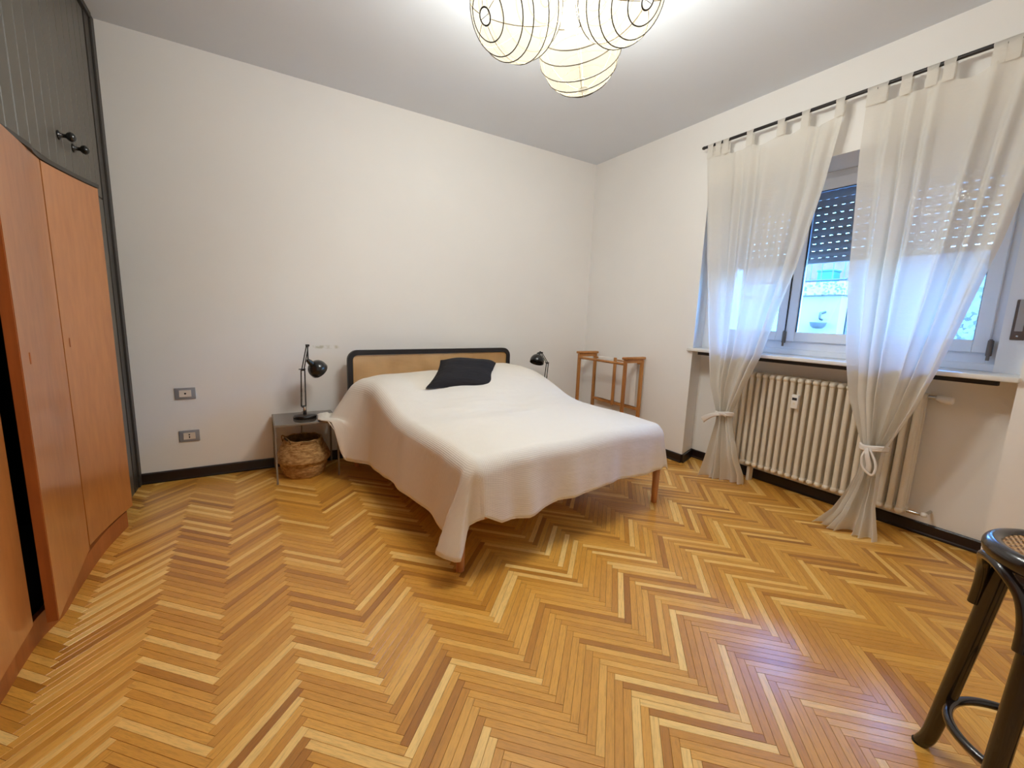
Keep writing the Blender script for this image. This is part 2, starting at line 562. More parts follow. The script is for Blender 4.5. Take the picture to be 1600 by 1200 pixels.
WY0, WY1, WZ0, WZ1 = .62, 2.40, 1.06, 2.455      # window opening in the niche's back wall
wr = MB()
OUT = 4.02
wr.prism([(W, NY1), (N, NY1 + .09), (OUT, NY1 + .09), (OUT, D + .1), (W, D + .1)], -.05, H + .05)   # far pier, splayed jamb
wr.box((W, REAR - .1, -.05), (OUT, NY0, H + .05))                                                     # near pier
wr.prism([(W, NY0), (OUT, NY0), (OUT, NY1 + .09), (N, NY1 + .09), (W, NY1)], 2.45, H + .05)                                                     # lintel
wr.box((N, NY0, -.05), (OUT, NY1 + .09, WZ0))                                                         # under the window
wr.box((N, NY0, WZ0), (OUT, WY0, 2.45))
wr.box((N, WY1, WZ0), (OUT, NY1 + .09, 2.45))
wr.box((3.945, WY0 - .1, 2.325), (OUT, WY1 + .1, 2.46))                                                 # outer lintel over the shutter
wr.build('wall_right', M['wall'], kind='structure')

# skirting
def skirting(name, p, q):
    p, q = Vector((*p, 0)), Vector((*q, 0)); d = (q - p).normalized(); nrm = Vector((d.y, -d.x, 0))
    mb = MB()
    prof = [(0, 0), (.020, 0), (.021, .010), (.016, .014), (.014, .018), (.014, .072), (.009, .080), (0, .080)]
    k = len(prof)
    vs = [p + nrm * t + Vector((0, 0, z)) for t, z in prof] + [q + nrm * t + Vector((0, 0, z)) for t, z in prof]
    fs = [(i, (i + 1) % k, k + (i + 1) % k, k + i) for i in range(k)] + [tuple(range(k))[::-1], tuple(range(k, 2 * k))]
    mb.add(vs, [f[::-1] for f in fs])
    return mb.build(name, M['dark_base'], kind='structure')
skirting('baseboard_back', (-.765, D), (W, D))
skirting('baseboard_right', (N, NY1 + .08), (N, NY0))
skirting('baseboard_jamb', (W, NY1), (N, NY1 + .09))
skirting('baseboard_corner', (W, D - .02), (W, NY1))
skirting('baseboard_near', (W, NY0), (W, REAR))
skirting('baseboard_front', (W, REAR), (LEFT, REAR))

# ------------------------------------------------------------------ herringbone parquet: every strip its own piece
PL, PW, GAP = .3545, .02842, .0008
S2 = sqrt(2.0)
def strip_mb(mb, c, ang, tone, tilt=0.0, z=0.0):
    l, w = PL / 2 - GAP / 2, PW / 2 - GAP / 2
    ch = .0007
    ux, uy = cos(ang), sin(ang)
    def P(a, b, h):
        return (c[0] + ux * a - uy * b, c[1] + uy * a + ux * b, h + z + tilt * b)
    ring = lambda d, h: [P(-l + d, -w + d, h), P(l - d, -w + d, h), P(l - d, w - d, h), P(-l + d, w - d, h)]
    vs = ring(0, -.0045) + ring(0, -ch) + ring(ch, 0)
    u0, v0 = random.random() * 20, random.random() * 20
    uv = []
    for d in (0, 0, ch):
        uv += [(u0 - l + d, v0 - w + d), (u0 + l - d, v0 - w + d), (u0 + l - d, v0 + w - d), (u0 - l + d, v0 + w - d)]
    fs = [(8, 9, 10, 11)]
    for a in (0, 4):
        fs += [(a + i, a + (i + 1) % 4, a + 4 + (i + 1) % 4, a + 4 + i) for i in range(4)]
    mb.add(vs, fs, False, uv, tone)

def pick_tone():
    r = random.random()
    if r < .13: return random.uniform(.86, 1.0)
    if r < .28: return random.uniform(.05, .28)
    return random.uniform(.34, .78)

def to_pixel(p):
    q = Vector(p) - Vector((0, 0, 1.3))
    z = q.dot(_f)
    if z < .05: return None
    return q.dot(RIGHT) / z * 657.355 + 800, q.dot(DOWN) / z * 657.355 + 600, z

strips = []
ox0, oy0 = -.175 + .010, -1.2
u = Vector((1, 1)) / S2; v_ = Vector((1, -1)) / S2; n_ = -v_
for kk in range(-3, 8):
    for ii in range(int(6.2 / (PW * S2))):
        o = Vector((ox0 + kk * PL * S2, oy0 + ii * PW * S2 - .1))
        q = o + PL * u + PW * n_
        strips.append((o + PL / 2 * u + PW / 2 * n_, pi / 4))
        strips.append((q + PL / 2 * v_ + PW / 2 * u, -pi / 4))
strips = [s for s in strips if -.88 < s[0].x < 3.80 and -.98 < s[0].y < 4.02]
def shows(c):
    pp = to_pixel((c.x, c.y, 0))
    if pp is None or not (-20 < pp[0] < 1620 and -20 < pp[1] < 1215): return None
    if .7 < c.x < 2.5 and 1.95 < c.y: return None          # under the bed
    if c.x < -.66: return None                             # under the wardrobe
    return pp[2]
vis = sorted([(shows(s[0]), i) for i, s in enumerate(strips) if shows(s[0]) is not None])
near = set(i for _, i in vis[:298])
protos = []
for k in range(20):
    mb = MB(); strip_mb(mb, (0, 0), 0, [.06, .14, .22, .3, .36, .4, .44, .48, .52, .55, .58, .6, .64, .68, .72, .76, .82, .9, .95, 1.0][k], random.uniform(-.006, .006))
    protos.append(mb.mesh('parquet_strip', M['parquet']))
rest = MB()
for i, (c, a) in enumerate(strips):
    if i in near:
        t = pick_tone()
        k = min(range(20), key=lambda q: abs([.06, .14, .22, .3, .36, .4, .44, .48, .52, .55, .58, .6, .64, .68, .72, .76, .82, .9, .95, 1.0][q] - t - random.uniform(-.04, .04)))
        o = bpy.data.objects.new('parquet_strip', protos[k])
        COL.objects.link(o); o.parent = floor
        o.location = (c.x, c.y, random.uniform(-.0002, .0002)); o.rotation_euler = (0, 0, a + (pi if random.random() < .5 else 0))
    else:
        strip_mb(rest, c, a, pick_tone(), random.uniform(-.006, .006), random.uniform(-.0002, .0002))
field = rest.build('parquet_field', M['parquet'], floor, kind='stuff')
bm = bmesh.new(); bm.from_mesh(field.data)          # the strips are sawn off along the walls
for co, no in (((0, D - .004, 0), (0, 1, 0)), ((N - .004, 0, 0), (1, 0, 0))):
    bmesh.ops.bisect_plane(bm, geom=bm.verts[:] + bm.edges[:] + bm.faces[:], plane_co=co, plane_no=no, clear_outer=True)
bm.to_mesh(field.data); bm.free()

# ------------------------------------------------------------------ window with its sashes, sill and rolling shutter
FX = 3.70                                         # the frame's room face
win = MB()
def ring_yz(mb, x0, x1, y0, y1, z0, z1, t, tb=None, tt=None, bev=.004):
    tb = tb or t; tt = tt or t
    mb.box((x0, y0, z0), (x1, y0 + t, z1), bev); mb.box((x0, y1 - t, z0), (x1, y1, z1), bev)
    mb.box((x0, y0 + t, z0), (x1, y1 - t, z0 + tb), bev); mb.box((x0, y0 + t, z1 - tt), (x1, y1 - t, z1), bev)
ring_yz(win, FX + .012, FX + .085, WY0 + .001, WY1 - .001, 1.10, 2.449, .045, .095, .05)
win.box((FX + .012, 1.205, 1.19), (FX + .085, 1.255, 2.40), .004)
win.box((FX + .012, 1.765, 1.19), (FX + .085, 1.815, 2.40), .004)
win.box((N + .02, WY0, 1.086), (FX + .02, WY1, 1.13), .004)          # lower ledge in front of the frame
win_o = win.build('window_1', M['white_lacquer'], kind='structure')
for (y0, y1) in ((.662, 1.226), (1.234, 1.788), (1.794, 2.358)):
    s = MB(); ring_yz(s, FX - .012, FX + .045, y0, y1, 1.192, 2.402, .068, .074, .082)
    so = s.build('window_sash', M['white_lacquer'], win_o)
    g = MB(); ring_yz(g, FX - .004, FX + .012, y0 + .062, y1 - .062, 1.26, 2.326, .009, .006, .009, 0)
    g.build('gasket', M['gasket'], so)
    MB().box((FX + .016, y0 + .06, 1.258), (FX + .022, y1 - .06, 2.328)).build('window_pane', M['glass'], so)
for y in (.655, 1.791):
    h = MB()
    h.box((FX - .03, y - .012, 1.175), (FX - .006, y + .012, 1.27), .004)
    h.tube([(FX - .026, y, 1.15), (FX - .026, y, 1.275)], .008, 8)
    h.build('hinge', M['plate_metal'], win_o)
MB().tube([(FX - .018, 1.791, 1.27), (FX - .018, 1.791, 1.86)], .004, 6).build('sash_seal', M['gasket'], win_o)
# sill
MB().box((3.358, NY0 - .006, 1.058), (FX + .02, NY1 + .04, 1.086), .005, 2).build('window_sill', M['sill'], win_o)
MB().box((3.40, NY0 + .07, 1.030), (3.44, NY1 - .05, 1.0575)).build('sill_shadow_gap', M['shadow_gap'], win_o)  # dark bar that stands in for the shaded slot under the sill
# strap plate beside the near sash
pl = MB(); pl.box((N - .008, .528, 1.276), (N, .583, 1.50), .003)
plo = pl.build('strap_plate', M['plate_metal'], win_o)
MB().box((N - .012, .540, 1.325), (N - .0075, .571, 1.50), .002).build('strap_slot', M['strap'], plo)
MB().lathe([(0, 0), (.006, 0), (.005, .003), (0, .004)], (N - .0082, .556, 1.298), (-1, 0, 0), 12).build('plate_screw', M['chrome'], plo)
# rolling shutter, let halfway down; daylight comes through the slots between its slats
SX = 3.90
shut = MB().box((SX - .03, WY0 + .01, 2.41), (SX + .05, WY1 - .01, 2.45)).build('roller_shutter', M['slat'], win_o)
def slat_mesh(y0, y1, h):
    mb = MB()
    t = .008
    for sx, prof in ((0, 1),):
        z0, z1 = -h + .002, -.001
        n = 6
        vs = []; fs = []
        for i in range(n + 1):
            w = i / n; z = z0 + (z1 - z0) * w; b = sin(pi * w) * .004
            vs += [(SX - b, y0, z), (SX - b, y1, z), (SX + t, y1, z), (SX + t, y0, z)]
        for i in range(n):
            a = i * 4
            fs += [(a, a + 4, a + 5, a + 1), (a + 1, a + 5, a + 6, a + 2), (a + 2, a + 6, a + 7, a + 3), (a + 3, a + 7, a + 4, a)]
        fs += [(0, 1, 2, 3), (n * 4 + 3, n * 4 + 2, n * 4 + 1, n * 4)]
        mb.add(vs, fs, False)
    # bridges between the slots
    p = .0545
    k = int((y1 - y0) / p)
    for i in range(k + 1):
        yy = y0 + i * p
        mb.box((SX + .001, yy, -h - .005), (SX + .006, min(yy + p * .58, y1), -h + .007))
    return mb
sh = .0555
slat_me = slat_mesh(WY0 + .012, WY1 - .012, sh).mesh('slat', M['slat'])
z = 2.415
while z - sh > 1.86:
    o = bpy.data.objects.new('slat', slat_me); COL.objects.link(o); o.parent = shut; o.location = (0, 0, z)
    z -= sh
MB().box((SX - .006, WY0 + .012, z - .045), (SX + .012, WY1 - .012, z - .006), .004).build('bottom_bar', M['slat'], shut)

# ------------------------------------------------------------------ outside: the building across the courtyard
bx = 8.0
bl = thing('neighbour_building', 'pale rendered building with a speckled parapet seen through the window', 'building', (bx + 1, 3, -2.5))
MB().box((bx, 3.12, -2.5), (bx + .4, 6.5, 1.86)).build('wall', M['ext_wall'], bl)
MB().box((bx - .06, 3.08, 1.84), (bx + .3, 6.5, 2.05), .01).build('parapet', M['terrazzo'], bl)
MB().box((bx + 1.6, 2.4, 1.8), (bx + 1.8, 7.0, 2.68)).build('brick_wall', M['brick'], bl)
MB().box((bx + .25, .2, -2.5), (bx + .7, 3.1, 2.45)).build('side_wing', M['ext_col'], bl)
rl = MB()
rl.tube([(bx + .05, 3.1, 2.40), (bx + .05, 6.4, 2.40)], .02, 8); rl.tube([(bx + .05, 3.1, 2.09), (bx + .05, 6.4, 2.09)], .015, 8)
rlo = rl.build('railing', M['iron'], bl)
for i in range(20):
    MB().tube([(bx + .05, 3.15 + i * .16, 2.05), (bx + .05, 3.15 + i * .16, 2.40)], .009, 6).build('baluster', M['iron'], rlo)
bs = thing('wall_basin', 'small grey stone basin on the pale wall outside the window', 'basin', (bx - .1, 3.344, 1.30))
MB().lathe([(0, -.06), (.06, -.055), (.10, -.02), (.115, .03), (.12, .045), (.10, .045), (.085, .01), (0, -.01)], (bx - .121, 3.344, 1.36), n=20).build('bowl', M['stone'], bs)
MB().tube(spline([(bx, 3.344, 1.45), (bx - .08, 3.344, 1.47), (bx - .08, 3.344, 1.55), (bx - .01, 3.344, 1.56), (bx, 3.30, 1.58)]), .018, 8).build('tap', M['stone'], bs)
pt = thing('teal_planter', 'teal planter box behind the railing of the terrace outside', 'planter', (bx + .35, 3.5, 2.06))
mbp = MB(); mbp.box((bx + .25, 3.38, 2.06), (bx + .5, 3.62, 2.27), .01); mbp.box((bx + .24, 3.37, 2.25), (bx + .51, 3.63, 2.28), .005)
mbp.build('box', M['teal'], pt)
pr = thing('speckled_pillar', 'speckled stone pillar close outside the near window sash', 'pillar', (5.1, 1.0, -2.5))
MB().box((5.0, .55, -2.5), (5.3, 1.25, 2.0), .01).build('shaft', M['terrazzo'], pr)
MB().box((4.1, -6, -2.7), (16, 14, -2.5)).build('courtyard_ground', M['pave'], kind='structure')

# ------------------------------------------------------------------ built-in wardrobe
wd = thing('built_in_wardrobe', 'tall built-in wardrobe, wavy orange wood doors below charcoal boarded cupboards', 'wardrobe', (-1.0, 2.2, 0))
GX = -.765
WEND = .55
# curve of the lower front (door faces), x as a function of y
DOORC = [(.5, -.70), (1.2, -.70), (1.79, -.734), (2.085, -.750)]
LEAFC = [(2.11, -.690), (2.20, -.700), (2.35, -.7135), (2.5, -.727), (2.6, -.737), (2.688, -.743)]
RIGHTC = [(2.700, -.743), (2.80, -.733), (2.905, -.718), (3.0, -.702), (3.08, -.686), (3.16, -.668)]
PLINC = [(.5, -.74), (1.81, -.752), (1.99, -.757), (2.12, -.757), (2.20, -.750), (2.312, -.728), (2.465, -.729), (2.674, -.727), (2.80, -.722), (2.90, -.715), (3.02, -.698), (3.135, -.679)]
def curve_slab(tab, z0, z1, t, n=18):
    """A board that follows a wavy plan: front face on the curve, thickness t towards the wall."""
    ys = [tab[0][0] + (tab[-1][0] - tab[0][0]) * i / n for i in range(n + 1)]
    pts = spline([(interp(tab, y), y, 0) for y, _ in tab], 6)
    front = [(p.x, p.y) for p in pts]
    k = len(front)
    vs = [(x, y, z0) for x, y in front] + [(x, y, z1) for x, y in front] + [(x - t, y, z0) for x, y in front] + [(x - t, y, z1) for x, y in front]
    mb = MB()
    fr = [(i, i + 1, k + i + 1, k + i) for i in range(k - 1)]
    mb.add(vs, fr, True)
    fs = []
    for i in range(k - 1):
        fs += [(2 * k + i + 1, 2 * k + i, 3 * k + i, 3 * k + i + 1), (k + i, k + i + 1, 3 * k + i + 1, 3 * k + i), (i + 1, i, 2 * k + i, 2 * k + i + 1)]
    fs += [(0, k, 3 * k, 2 * k), (k - 1, 3 * k - 1, 4 * k - 1, 2 * k - 1)]
    mb.add(vs, fs, False)
    return mb
# carcass: dark panels (back, sides, shelf between the two storeys)
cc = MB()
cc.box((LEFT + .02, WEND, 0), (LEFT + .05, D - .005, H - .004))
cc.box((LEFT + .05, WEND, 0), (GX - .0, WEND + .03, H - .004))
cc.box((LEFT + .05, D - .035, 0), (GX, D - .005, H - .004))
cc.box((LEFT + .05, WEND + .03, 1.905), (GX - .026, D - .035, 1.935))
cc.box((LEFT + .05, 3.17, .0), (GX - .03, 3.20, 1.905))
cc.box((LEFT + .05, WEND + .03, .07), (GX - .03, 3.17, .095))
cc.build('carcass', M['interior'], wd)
# closing panel beside the lower doors, and the post against the back wall
MB().box((GX - .03, 3.17, 0), (GX, 3.705, 1.93)).build('side_panel', M['grey_paint'], wd)
ps = MB()
ps.box((GX - .03, 3.712, 0), (GX + .004, 3.80, H - .004), .002)
ps.box((GX - .03, 3.806, 0), (GX + .014, D - .003, H - .004), .003)
ps.build('end_post', M['grey_dark'], wd)
MB().box((GX - .03, WEND, 2.995), (GX + .018, D - .07, H - .003), .003).build('top_trim', M['grey_dark'], wd)
curve_slab([(y, x - .012) for y, x in PLINC], 0.0, .098, .02).build('plinth', M['cherry_edge'], wd)
curve_slab([(y, x + .006) for y, x in DOORC] + [(2.12, -.735)] + [(y, x + .006) for y, x in LEAFC[3:]] + [(y, x + .006) for y, x in RIGHTC[1:]], 1.893, 1.912, .05).build('shelf_edge', M['grey_dark'], wd)
d1 = curve_slab(RIGHTC, .117, 1.89, .024).build('door', M['cherry'], wd)
d2 = curve_slab(LEAFC, .10, 1.89, .030).build('door', M['cherry'], wd)
d3 = curve_slab(DOORC, .117, 1.89, .024).build('door', M['cherry'], wd)
# darker edge strip on the ajar leaf, and the red-brown reveal beneath the doors
MB().box((-.722, 2.1065, .10), (-.692, 2.110, 1.89)).build('edge_strip', M['cherry_edge'], d2)
curve_slab([(y, x - .022) for y, x in RIGHTC], .098, .118, .02).build('reveal', M['groove_red'], d1)
curve_slab([(y, x - .022) for y, x in DOORC], .098, .118, .02).build('reveal', M['groove_red'], d3)
MB().box((-.775, 2.6885, .10), (-.752, 2.6995, 1.89)).build('reveal', M['groove_red'], d1)
for dd, y, x, zz in ((d1, 2.755, -.7372, 1.11), (d2, 2.21, -.7000, 1.09)):
    MB().box((x - .002, y - .005, zz - .022), (x + .0015, y + .005, zz + .022), .002).build('keyhole', M['cherry_edge'], dd)
# upper cupboard doors of narrow tongue-and-groove boards
def upper_door(y0, y1, n, knob=None):
    dr = MB().box((GX - .028, y0 + .002, 1.937), (GX - .012, y1 - .002, 2.99)).build('upper_door', M['grey_paint'], wd)
    w = (y1 - y0) / n
    for i in range(n):
        a, b = y0 + i * w, y0 + (i + 1) * w
        MB().box((GX - .0118, a + .0015, 1.937), (GX, b - .0015, 2.99), .003).build('board', M['grey_paint'], dr)
    if knob:
        MB().lathe([(0, 0), (.022, 0), (.022, .006), (.012, .010), (.009, .020), (.010, .028), (.019, .036), (.023, .046), (.021, .056), (.012, .064), (0, .066)],
                   (GX, knob[0], knob[1]), (1, 0, 0), 20).build('knob', M['black_metal'], dr)
    return dr
upper_door(3.212, 3.705, 5, (3.245, 2.095))
upper_door(2.592, 3.208, 6, (3.045, 2.095))
upper_door(1.972, 2.588, 6)
upper_door(1.352, 1.968, 6)
upper_door(.60, 1.348, 7)

# ------------------------------------------------------------------ bed (its own frame: lx across, ly from the headboard to the foot)
TH = radians(5.0)
BC, BS = cos(TH), sin(TH)
BM = (1.478, 3.765)
def bed_xf(p):
    return Vector((BM[0] + p[0] * BC + p[1] * BS, BM[1] + p[0] * BS - p[1] * BC, p[2]))
bed = thing('bed', 'double bed with black framed cane headboard and round wooden legs', 'bed', bed_xf((0, 1, 0)))
def rounded_arch(x0, x1, z0, z1, r, inset=0.0, n=8):
    x0 += inset; x1 -= inset; z1 -= inset; r = max(.005, r - inset)
    pts = [(x0, z0)]
    for i in range(n + 1):
        w = pi - pi / 2 * i / n
        pts.append((x0 + r + r * cos(w), z1 - r + r * sin(w)))
    for i in range(n + 1):
        w = pi / 2 - pi / 2 * i / n
        pts.append((x1 - r + r * cos(w), z1 - r + r * sin(w)))
    pts.append((x1, z0))
    return pts
hx = .832
outer = rounded_arch(-hx, hx, .25, .982, .085)
inner = rounded_arch(-hx, hx, .25, .982, .085, .042)
hb = MB(bed_xf)
k = len(outer); y0, y1 = -.012, .022
vs = [(x, y1, z) for x, z in outer] + [(x, y1, z) for x, z in inner] + [(x, y0, z) for x, z in outer] + [(x, y0, z) for x, z in inner]
fs = []
for i in range(k - 1):
    fs += [(i, i + 1, k + i + 1, k + i)[::-1], (2 * k + i, 2 * k + i + 1, 3 * k + i + 1, 3 * k + i), (i, i + 1, 2 * k + i + 1, 2 * k + i), (k + i + 1, k + i, 3 * k + i, 3 * k + i + 1)]
fs += [(0, k, 3 * k, 2 * k), (k - 1, 3 * k - 1, 4 * k - 1, 2 * k - 1)]
hb.add(vs, fs)
hb.box((-hx + .042, -.010, .25), (hx - .042, .02, .30))
hbo = hb.build('headboard', M['black_wood'], bed)
# woven cane: strands over and under, real gaps between
cw = MB(bed_xf)
pitch = .0140; sw = .0085
x = -hx + .046
while x < hx - .046:
    top = .982 - .042
    dx = min(x + hx - .042, hx - .042 - x)
    if dx < .043: top -= .043 - sqrt(max(0, .043 ** 2 - (.043 - dx) ** 2))
    cw.box((x, .004, .30), (x + sw, .0065, top))
    x += pitch
zz = .31
while zz < .93:
    cw.box((-hx + .043, .0066, zz), (hx - .043, .009, zz + sw)); zz += pitch
cw.build('cane_panel', M['cane'], hbo, kind='stuff')
fr = MB(bed_xf)
fr.box((-.785, .03, .27), (-.757, 1.93, .36), .004); fr.box((.757, .03, .27), (.785, 1.93, .36), .004)
fr.box((-.785, 1.905, .27), (.785, 1.93, .36), .004); fr.box((-.757, .03, .27), (.757, .06, .36), .004)
fr.build('bed_frame', M['beech'], bed)
for lx, ly in ((-.765, 1.895), (.765, 1.925), (-.765, .12), (.765, .12)):
    MB(bed_xf).lathe([(0, 0), (.017, 0), (.0205, .004), (.026, .27), (0, .27)], (lx - .035 * (1 if lx < 0 else -1) * 1, ly - .01, 0), n=20).build('leg', M['beech'], bed)
MB(bed_xf).box((-.775, .03, .362), (.775, 1.93, .56), .05, 4).build('mattress', M['mattress'], bed)

# blanket ---------------------------------------------------------------
HW, BF, RC = .80, 1.965, .075
CREASES = [(-.42, 1.02, .10, .018, .010, .25), (-.30, 1.10, .09, .016, .009, -.1), (-.08, 1.00, .14, .016, .008, .05), (.12, 1.13, .10, .014, .009, .12),
           (.34, 1.02, .12, .016, .008, -.08), (.05, 1.30, .12, .018, .007, .1), (-.55, .85, .08, .02, .010, .5), (.42, 1.22, .07, .014, .008, .2), (-.2, .92, .1, .014, .007, .15)]
def btop(x, y):
    z = .628
    amp = .165 + .055 * smooth01(-.55, .55, x)
    P = 1 - smooth01(.40, 1.22 - .12 * smooth01(0, -.6, x), y)
    z += amp * P * (1 - .10 * exp(-((x + .02) / .10) ** 2)) * (1 - .35 * smooth01(.62, .9, abs(x)) * (1 if x > 0 else .6))
    z -= .10 * smooth01(.22, .03, y)
    z -= .012 * smooth01(.55, .80, abs(x)) + .018 * smooth01(1.6, 1.97, y)
    w = smooth01(.5, .9, y) * smooth01(1.6, 1.2, y)
    z += w * (.007 * sin(15 * y + 2.3 * sin(3.1 * x) + .6) * exp(-((x - .25) / .5) ** 2) + .006 * sin(19 * y - 4 * x) * exp(-((x + .35) / .28) ** 2))
    for (cx_, cy_, ln, wd_, ht, sl) in CREASES:
        yy = y - cy_ - sl * (x - cx_)
        z += ht * exp(-(yy / wd_) ** 2) * exp(-((x - cx_) / ln) ** 2)
    z += .004 * sin(9 * x + 3 * y) * smooth01(.3, .6, y)
    return z
OL, OF_, OR = .475, .385, .30
def overhang(side, phi):
    """Cloth length past the mattress edge; phi 0 on the long side, pi/2 at the foot."""
    o = OL if side < 0 else OR
    t = phi / (pi / 2)
    if side < 0:
        return interp([(0, OL), (.25, .485), (.44, .485), (.52, .45), (.60, .36), (.75, .335), (1.0, .33)], t)
    return interp([(0, OR), (.5, .33), (1.0, .36)], t)
def fold(kind, s):
    return (sin(s) + .5 * sin(2.3 * s + 1.1) + .3 * sin(4.1 * s + .4)) / 1.5
def blanket_pt(a, b):
    """a in [-2, 2]: |a|<=1 on the mattress, beyond it the skirt; b in [0, 2] likewise."""
    side = -1 if a < 0 else 1
    ta = max(0.0, abs(a) - 1); tb = max(0.0, b - 1)
    x = max(-1.0, min(1.0, a)) * (HW - RC); y = .045 + min(1.0, b) * (BF - RC - .045)
    z = btop(x, y)
    if ta <= 0 and tb <= 0:
        return (x, y, z)
    phi = atan2(tb, ta) if (ta or tb) else 0
    t = (ta ** 6 + tb ** 6) ** (1 / 6)
    L = overhang(side, phi)
    if tb <= 0 and side < 0:
        L += .03 * sin(3.1 * y + .4) - .02 + max(0, z - .62) * 1.0
    if ta <= 0:
        L = interp([(-.74, .32), (-.62, .40), (-.45, .42), (-.2, .385), (.2, .375), (.6, .385), (.74, .36)], x) - .012
    s = t * L
    r = RC
    if s < r * pi / 2:
        out, drop = r * sin(s / r), r * (1 - cos(s / r))
    else:
        out, drop = r, r + (s - r * pi / 2)
    hang = max(0.0, s - r) / .45
    dx, dy = side * cos(phi), sin(phi)
    if ta > 0 and tb <= 0:                          # long sides
        f = fold(0, 6.0 * y + .5)
        out += hang * (.075 + .028 * f) if side < 0 else hang * (.05 + .03 * f)
        if side < 0:
            w = smooth01(.46, .20, y)               # flap that lies on the bedside table
            out += w * .20 * min(1, s / .40)
            out += .03 * exp(-((y - .42) / .10) ** 2) * hang
    elif ta <= 0:                                   # foot
        f = fold(1, 9.0 * x + 1.2)
        out += hang * (.015 + .030 * f)
        out += hang * .035 * exp(-((x + .40) / .10) ** 2)
    else:                                           # corners: the spare cloth makes cone-shaped folds
        tt = phi / (pi / 2)
        f0 = hang * (.075 + .028 * fold(0, 6.0 * (BF - RC) + .5)) if side < 0 else hang * (.05 + .03 * fold(0, 6.0 * (BF - RC) + .5))
        f1 = hang * (.015 + .030 * fold(1, 9.0 * side * (HW - RC) + 1.2))
        if side < 0:
            full = interp([(0, RC + f0 / max(hang, 1e-6)), (.22, .242), (.36, .228), (.48, .180), (.60, .100), (.78, .100), (1, RC + f1 / max(hang, 1e-6))], tt)
            out += hang * (full - RC)
            ang = radians(interp([(0, 0), (.22, 4), (.36, 18), (.48, 35), (.60, 38), (.78, 78), (1, 90)], tt))
            k = min(1, hang * 2)
            ang = phi + (ang - phi) * k
            dx, dy = side * cos(ang), sin(ang)
        else:
            out += f0 + (f1 - f0) * tt + hang * (.06 * exp(-((tt - .45) / .2) ** 2))
    z -= drop
    px, py = x + dx * out, y + dy * out
    if side < 0 and ta > 0 and tb <= 0:
        w = smooth01(.40, .30, y)
        if w > 0:
            zt = .470 + .012 * max(0, sin(pi * t)) * (1 if t > .6 else 0)
            z = z * (1 - w) + max(z, zt) * w
    return (px, py, z)
def param(n0, n1, n2):
    ts = []
    if n0: ts += [-1 - (n0 - i) / n0 for i in range(n0)]
    ts += [-1 + 2 * i / n1 for i in range(n1)]
    ts += [1 + i / n2 for i in range(n2 + 1)]
    return ts
A = param(26, 84, 22)
B = [i / 90 for i in range(90)] + [1 + i / 26 for i in range(27)]
bk = MB(bed_xf)
vs = [blanket_pt(a, b) for b in B for a in A]
def bl_uv(a, b):
    s = -1 if a < 0 else 1
    return (max(-1, min(1, a)) * (HW - RC) + s * max(0, abs(a) - 1) * .45, .045 + min(1, b) * (BF - RC) + max(0, b - 1) * .40)
uvs = [bl_uv(a, b) for b in B for a in A]
na = len(A)
fs = [(j * na + i, j * na + i + 1, (j + 1) * na + i + 1, (j + 1) * na + i)[::-1] for j in range(len(B) - 1) for i in range(na - 1)]
bk.add(vs, fs, True, uvs)
bko = bk.build('blanket', M['blanket'])
bko['label'] = 'cream ribbed cotton blanket draped over the whole bed'; bko['category'] = 'blanket'
sol = bko.modifiers.new('thick', 'SOLIDIFY'); sol.thickness = .004; sol.offset = 1.0
# rolled hem of the blanket
def hem_pts():
    pts = [bed_xf(Vector(blanket_pt(-2, b))) for b in B if b > .02][::2] + [bed_xf(Vector(blanket_pt(a, 2))) for a in A][::2] + [bed_xf(Vector(blanket_pt(2, b))) for b in B if b > .02][::-2]
    return pts
MB().tube(hem_pts(), .0045, 6).build('hem', M['blanket'], bko)

# cushion ---------------------------------------------------------------
cu = thing('cushion', 'black square cushion leaning on the pillows in the middle of the bed', 'cushion', bed_xf((0, .6, .75)))
TLc, TRc, BLc, BRc = Vector((-.206, .47, .925)), Vector((.372, .43, .880)), Vector((-.455, .72, .748)), Vector((.130, .74, .700))
def cushion_pt(s, t, sg):
    p = (TLc * (1 - s) + TRc * s) * (1 - t) + (BLc * (1 - s) + BRc * s) * t
    e = (TRc - TLc).normalized(); g = (BLc - TLc).normalized(); nn = g.cross(e).normalized()
    if nn.y < 0: nn = -nn
    a, b = 2 * s - 1, 2 * t - 1
    pin = .030
    p = p - e * a * pin * (1 - b * b) - g * b * pin * (1 - a * a) * (.2 if b < 0 else .6)
    if b < 0: p = p - g * .03 * (1 - a * a) * (-b)
    th = .085 * ((1 - a ** 4) * (1 - b ** 4)) ** .55
    th *= 1 + .06 * sin(5 * a + 3 * b) + .05 * sin(9 * b - 2 * a)
    return p + nn * th * sg
cb = MB(bed_xf)
cb.grid(lambda s, t: cushion_pt(s, t, 1), 36, 30, lambda s, t: (s * .5, t * .4))
cb.grid(lambda s, t: cushion_pt(s, t, -.45), 36, 30, lambda s, t: (s * .5, t * .4), flip=True)
cb.build('cover', M['cushion'], cu)
edge = [cushion_pt(i / 20, 0, 0) for i in range(20)] + [cushion_pt(1, i / 20, 0) for i in range(20)] + [cushion_pt(1 - i / 20, 1, 0) for i in range(20)] + [cushion_pt(0, 1 - i / 20, 0) for i in range(20)]
MB(bed_xf).tube(edge, .005, 6, closed=True).build('piping', M['cushion'], cu)

